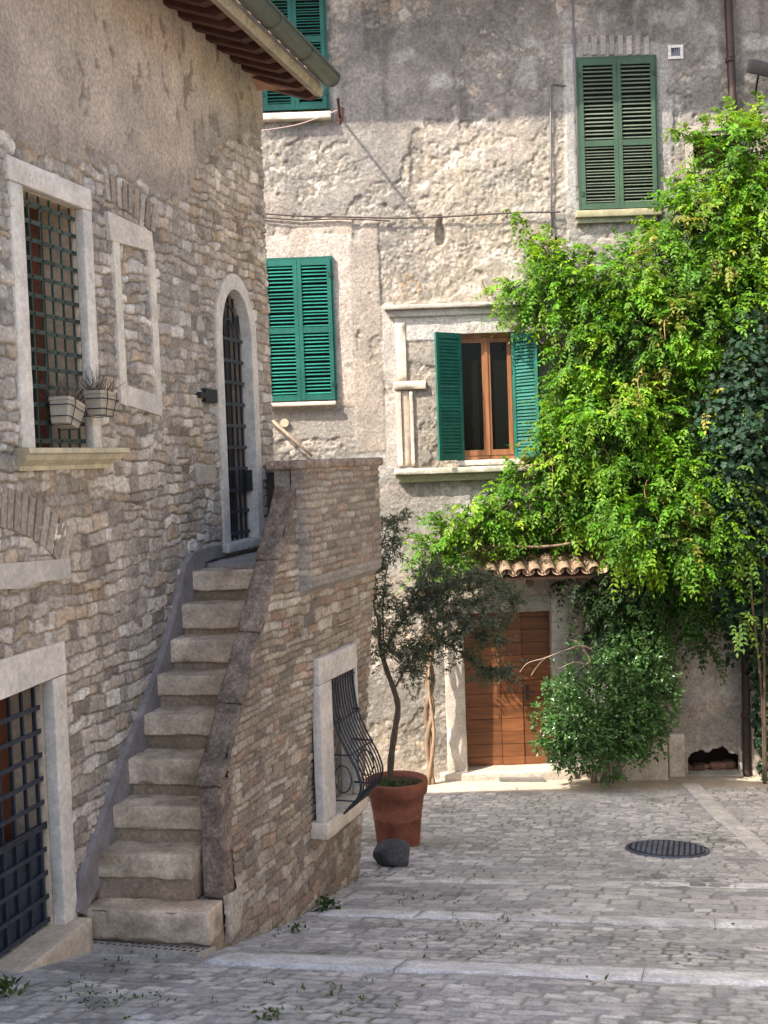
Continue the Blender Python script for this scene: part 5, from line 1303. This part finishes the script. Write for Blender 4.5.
for s_ in ([(600, 655, 14.5), (583, 646, 14.35), (566, 650, 14.2), (545, 658, 14.1), (528, 663, 14.05), (520, 672, 14.05)], [(592, 668, 14.4), (575, 662, 14.25), (560, 668, 14.2), (548, 666, 14.15)], [(586, 652, 14.35), (578, 642, 14.3), (570, 640, 14.3)], [(545, 658, 14.1), (536, 668, 14.1), (531, 676, 14.1)], [(583, 650, 14.3), (590, 660, 14.3), (578, 670, 14.25)]):
    q = smooth_path(px_path(s_), 8); g.tube(q, np.linspace(.011, .004, len(q)), 5, C(1.6, 1.6, 1.6))
g.build('dry_branch', M['dry'], shrub)

# ---- potted olive
gp = ground_at(398, 848); gp[2] = gz(gp[0], gp[1])
xp = at_depth(397, 800, gp[1]); pot_o = np.array([xp[0], gp[1] + .22, float(gz(xp[0], gp[1] + .22)) - .01])
olive = thing('potted_olive_tree', 'thin grey-leaved olive tree in a big terracotta pot at the corner of the stairs', 'potted tree', pot_o)
kk = np.linalg.norm(pot_o - CAMP) / FPX
hp = (846 - 782) * kk; rt = 29.5 * kk
g = G(); pr = [(0, .0), (rt * .66, .0), (rt * .70, .02), (rt * .78, hp * .42), (rt * .795, hp * .425), (rt * .80, hp * .46), (rt * .79, hp * .47), (rt * .90, hp * .77), (rt * .97, hp * .79), (rt * 1.0, hp * .82), (rt * 1.03, hp * .96), (rt * 1.01, hp), (rt * .93, hp), (rt * .90, hp * .9), (rt * .86, hp * .7)]
g.lathe(pot_o, pr, 48); g.build('pot', M['pot'], olive)
g = G(); g.lathe(pot_o, [(rt * .9, hp * .92), (rt * .5, hp * .95), (.001, hp * .97)], 24, C(1, 1, 1)); g.build('soil', M['soil'], olive)
Yt = pot_o[1]
def pt(x, y, dy=0.0): return at_depth(x, y, Yt + dy)
tr = smooth_path([pt(390, 790), pt(391, 760), pt(395, 730), (pt(398, 708)), pt(394, 690), pt(386, 668), pt(380, 645), pt(379, 620)], 8)
g = G(); g.tube(tr, np.linspace(.036, .022, len(tr)) * (1 + .08 * np.sin(np.arange(len(tr)))), 9, C(.62, .58, .56)); g.build('trunk', M['bark'], olive)
g = G(); lo = Leaves(); rg = np.random.default_rng(24)
br_ = [[(386, 668, 0), (383, 630, .05), (384, 590, .1), (392, 545, .1), (400, 515, .1)], [(384, 655, 0), (400, 625, -.1), (425, 600, -.15), (450, 585, -.2), (480, 570, -.2)], [(394, 690, 0), (412, 660, .1), (440, 640, .1), (470, 632, 0), (500, 640, 0)], [(400, 625, -.1), (412, 600, -.2), (425, 580, -.2), (436, 566, -.1)], [(425, 600, -.15), (460, 605, -.2), (495, 600, -.2), (525, 598, -.1)], [(379, 625, 0), (372, 590, .0), (380, 555, .1), (388, 520, .1)], [(440, 640, .1), (465, 655, .1), (490, 672, .1), (512, 668, 0)], [(383, 640, 0), (395, 655, -.2), (412, 668, -.2)], [(425, 600, -.15), (442, 590, .1), (470, 582, .1), (500, 584, .1)], [(412, 660, .1), (420, 640, -.2), (440, 618, -.3), (470, 618, -.3), (510, 622, -.2)]]
tips = []
for s_ in br_:
    q = smooth_path([pt(*e) for e in s_], 8); g.tube(q, np.linspace(.011, .004, len(q)), 6, C(.6, .56, .55))
    for j in range(4, len(q)):
        for _ in range(3 if s_[-1][0] > 420 else 2):
            d = rg.normal(size=3); d /= np.linalg.norm(d); L_ = rg.uniform(.10, .30); e = q[j] + d * L_ * np.array([1, 1, .8]) + np.array([0, 0, -.03]); tips.append((q[j], e)); g.tube([q[j], (q[j] + e) / 2 + rg.normal(size=3) * .015, e], [.0028, .002, .001], 4, C(.6, .56, .5))
g.build('branch', M['bark'], olive)
for a, b in tips:
    m = 32; t = rg.uniform(.1, 1.05, (m, 1)); P = a + (b - a) * t + rg.normal(size=(m, 3)) * .012; d = unit(b - a)[None] * .7 + rg.normal(size=(m, 3)) * .6; L_ = rg.uniform(.035, .06, m)
    lo.blades(P, d, rg.normal(size=(m, 3)) + np.array([0, 0, .6]), L_, L_ * .27, C(.10, .125, .075) * rg.uniform(.55, 1.3, (m, 1)), .1)
lo.build('foliage', M['olive_leaf'], olive)
lw = Leaves(); P = pot_o + np.stack([rg.uniform(-rt * .75, rt * .75, 60), rg.uniform(-rt * .8, 0, 60), np.full(60, hp * .95)], 1); lw.blades(P, rg.normal(size=(60, 3)) * .6 + np.array([0, 0, .7]), rg.normal(size=(60, 3)), rg.uniform(.04, .09, 60), .02, C(.045, .09, .025) * rg.uniform(.7, 1.4, (60, 1))); lw.build('undergrowth', M['leaf'], olive)

# ---- weeds
def weed(px, py, size, n, label, seed, col=C(.035, .075, .022), group=None):
    o = ground_at(px, py); o[2] = gz(o[0], o[1]); r = np.random.default_rng(seed); l = Leaves(); d = r.normal(size=(n, 3)); d[:, 2] = np.abs(d[:, 2]) * .9 + .15; P = o + np.stack([r.normal(0, size * .35, n), r.normal(0, size * .35, n), r.uniform(0, size * .5, n)], 1)
    L_ = r.uniform(.5, 1.0, n) * size * .55; l.blades(P, d, np.array([0, 0, 1.0]) + .4 * r.normal(size=(n, 3)), L_, L_ * .5, col * r.uniform(.6, 1.5, (n, 1)))
    w = l.build('weed', M['leaf']); tag(w, label, 'weed', group or 'weeds along the walls'); return w
weed(329, 910, .13, 60, 'dark green leafy weed at the foot of the staircase side wall, larger one', 1)
weed(297, 932, .085, 30, 'small leafy weed at the foot of the staircase wall near its front', 2)
weed(5, 996, .13, 46, 'green weed below the cellar door threshold', 3, C(.06, .11, .03))
weed(74, 946, .10, 30, 'withered brownish weed between threshold and first step', 4, C(.13, .12, .05))
weed(618, 781, .14, 40, 'low weed at the foot of the shrub by the front door', 5, C(.06, .13, .03))
weed(272, 1020, .08, 30, 'small weed between cobbles at the bottom edge of the picture', 6, C(.08, .12, .03))
rg = np.random.default_rng(31); lg_ = Leaves()
spots = [(130, 960, 40, 14, 60), (110, 1000, 60, 12, 70), (270, 935, 25, 10, 24), (440, 945, 60, 16, 60), (300, 1000, 90, 18, 60), (440, 880, 40, 10, 40), (490, 815, 70, 12, 40), (420, 900, 40, 8, 40), (500, 925, 60, 8, 40)]
for (px, py, sx, sy, n) in spots:
    for _ in range(n // 3):
        p = ground_at(px + rg.normal() * sx * .6, py + rg.normal() * sy * .6); p[2] = gz(p[0], p[1]) + .008; m = 6; d = rg.normal(size=(m, 3)); d[:, 2] = np.abs(d[:, 2]) + .3
        L_ = rg.uniform(.012, .035, m); lg_.blades(p + rg.normal(size=(m, 3)) * np.array([.015, .015, .0]), d, rg.normal(size=(m, 3)), L_, L_ * .35, C(.085, .13, .035) * rg.uniform(.7, 1.4, (m, 1)))
tag(lg_.build('joint_grass', M['leaf']), kind='stuff')
lf_ = Leaves()
P = []
for _ in range(70):
    p = ground_at(rg.uniform(380, 765), 790 + 200 * rg.random() ** 1.6); p[2] = gz(p[0], p[1]) + .022; P.append(p)
P = np.array(P); k = len(P); d = rg.normal(size=(k, 3)); d[:, 2] *= .15; L_ = rg.uniform(.025, .05, k); lf_.blades(P, d, np.array([0, 0, 1.0]) + .3 * rg.normal(size=(k, 3)), L_, L_ * .45, np.where(rg.random((k, 1)) < .5, C(.10, .07, .03)[None], C(.07, .10, .03)[None])); tag(lf_.build('fallen_leaves', M['leaf']), kind='stuff')

# ================================================================== SMALL THINGS
# ---- dark rock in front of the pot
ro = ground_at(394, 867); ro[2] = gz(ro[0], ro[1]); k = np.linalg.norm(ro - CAMP) / FPX
bm = bmesh.new(); bmesh.ops.create_icosphere(bm, subdivisions=5, radius=1); V_ = np.array([v.co[:] for v in bm.verts]); F_ = [[v.index for v in f.verts] for f in bm.faces]; bm.free()
pl_ = unit(np.random.default_rng(3).normal(size=(11, 3))); dd_ = (V_ @ pl_.T); cut = np.random.default_rng(4).uniform(.68, .96, 11); sc_ = np.minimum(1, (cut / np.maximum(dd_, 1e-3)).min(1, where=dd_ > 0, initial=9)); V_ = V_ * sc_[:, None] * (1 + .05 * fbm3(V_ * 3, 4, 3))[:, None]
ro = ro + np.array([0, .08, 10 * k])
g = G(); g.add(ro + V_ * np.array([20 * k, .15, 14.5 * k]), F_, C(1, 1, 1), True); tag(g.build('rock', M['basalt']), 'dark grey rounded rock lying in front of the terracotta pot', 'rock')
# ---- manhole cover
mo = ground_at(667.5, 851.5); a0 = mo[0] * WN[0] + mo[1] * WN[1]; s0 = mo[0] * WU[0] + mo[1] * WU[1]; rm = 39 * np.linalg.norm(mo - CAMP) / FPX
def man_fn(A, S):
    R_ = np.sqrt((A - a0) ** 2 + (S - s0) ** 2); p = (((A - a0) / .052) % 1 > .34) & (((S - s0) / .06 + .5 * np.floor((A - a0) / .052)) % 1 > .36)
    p = np.where(p & (R_ < rm * .86), 1.0, 0.0); ring = ((R_ > rm * .89) & (R_ < rm * .93)) * 1.0
    return .034 + .012 * p - .012 * ring - .05 * (R_ > rm * .985), mix(C(1.0, .95, .9), C(4.4, 4.2, 4.1), np.maximum(p, (R_ > rm * .93) * .7))
g = relief(gframe, a0 - rm, a0 + rm, s0 - rm, s0 + rm, .0065, man_fn, keep=lambda a, s: (a - a0) ** 2 + (s - s0) ** 2 < rm * rm)
tag(g.build('manhole_cover', M['iron']), 'round cast iron manhole cover set in the grey cobbles', 'manhole cover')
# ---- drain grate at the foot of the steps
c1 = gas(88, 942); c2 = gas(214, 952); c3 = gas(90, 934); 
A0, A1 = c1[0], c2[0]; sA = (gas(150, 955)[1]); sB = (gas(150, 946)[1])
g = G(); 
def gbox(a0, a1, s0, s1, h0, h1, c):
    P = [gframe(np.array(a), np.array(s), np.array(h)) for h in (h0, h1) for s in (s0, s1) for a in (a0, a1)]
    g.add(P, [[0, 2, 3, 1], [4, 5, 7, 6], [0, 1, 5, 4], [2, 6, 7, 3], [0, 4, 6, 2], [1, 3, 7, 5]], c)
gc_ = C(.44, .40, .35); 
for j in range(4): s_ = sA + (sB - sA) * j / 3; gbox(A0, A1, s_ - .009, s_ + .009, -.03, .040, gc_)
nn = 20
for i in range(nn + 1): a = A0 + (A1 - A0) * i / nn; gbox(a - .007, a + .007, sA, sB, -.03, .038, gc_ * .95)
gbox(A0, A1, sA, sB, -.03, .0335, C(.03, .028, .025))
tag(g.build('drain_grate', M['stone']), 'narrow slotted drain grate at the foot of the stone steps', 'drain grate')
# ---- cables and fittings on the end house
g = G()
for (pts_, rad, c) in (([(255, 213), (300, 216), (345, 217), (395, 218), (440, 217), (512, 213), (560, 212)], .011, 1.2), ([(258, 217), (300, 220), (345, 219), (390, 221)], .009, 1.0)):
    q = smooth_path([BW.P(*BP(x, y, .085), .085) for x, y in pts_], 8); g.tube(q, rad, 6, C(1, 1, 1) * c)
tag(g.build('cable', M['cable']), 'dark electric cable strung across the wall above the shuttered window', 'cable')
b0 = BP(340, 118); bo = BW.P(*b0, .0)
bk_ = thing('wall_bracket', 'rusty iron bracket sticking out of the wall beside the upper left shutters', 'bracket', bo)
g = G(); g.tube([BW.P(*b0, -.02), BW.P(b0[0], b0[1] + .02, .75)], .018, 8, C(1, 1, 1)); g.build('rod', M['pipe'], bk_)
g = G(); g.tube([BW.P(b0[0], b0[1] - .10, .02), BW.P(b0[0] + .03, b0[1] + .12, .05)], .022, 8, C(3, 2.2, 1.6)); g.box(BW, b0[0] - .05, b0[0] + .05, b0[1] - .06, b0[1] + .06, .0, .04, C(3, 2.3, 1.8)); g.build('base_plate', M['pipe'], bk_)
e = BW.P(b0[0], b0[1] + .02, .3); s_ = at_depth(258, 131, YB - .3); g = G(); g.tube(smooth_path([e, (e + s_) / 2 + np.array([0, 0, -.05]), s_], 8), .006, 5, C(9, 9, 9)); tag(g.build('clothes_line', M['cable']), 'white clothes line tied to the rusty wall bracket', 'clothes line')
p0 = at_depth(268, 417, YB - .10); p1 = at_depth(312, 456, YB - .25); g = G(); g.tube([p0, (p0 + p1) / 2, p1], [.022, .024, .02], 8, C(1.7, 1.6, 1.5)); tag(g.build('wooden_pole', M['bark']), 'bare wooden pole leaning on the wall under the left shuttered window', 'pole')
q = BP(285, 423); g = G(); a = np.linspace(0, 2 * math.pi, 20)[:-1]; g.prism(BW, [(q[0] + .055 * math.cos(t), q[1] + .055 * math.sin(t)) for t in a], .02, .075, C(1, .95, .85)); tag(g.build('pipe_cap', M['pale_plastic']), 'round cream pipe cap on the wall below the left shuttered window', 'pipe cap')
fo_ = at_depth(760, 68, YB - .35); fl = thing('floodlight', 'small dark floodlight at the upper right edge', 'floodlight', fo_)
Ff = Fr(fo_, unit(np.array([.9, -.1, -.28])), unit(np.array([-.1, -.9, -.3]))); Ff.v = np.cross(Ff.n, Ff.u)
g = G(); g.rbox(Ff, -.15, .17, -.085, .085, -.05, .05, .012, .1, .0, C(1, .7, .6)); g.build('housing', M['iron'], fl)
g = G(); g.tube([fo_, fo_ + np.array([.03, .2, -.1]), fo_ + np.array([.05, .36, -.25])], .014, 6); g.build('arm', M['iron'], fl)
# mat on the flagstones before the door
q = [gas(500, 782), gas(545, 782), gas(540, 776.5), gas(497, 776.5)]
P = [gframe(np.array(a), np.array(s), np.array(h)) for h in (.0, .038) for a, s in q]; g = G(); g.add(P, [[3, 2, 1, 0], [4, 5, 6, 7]] + [[i, (i + 1) % 4, (i + 1) % 4 + 4, i + 4] for i in range(4)], C(.16, .145, .13)); tag(g.build('doormat', M['cobble']), 'worn grey doormat in front of the brown plank door', 'doormat')
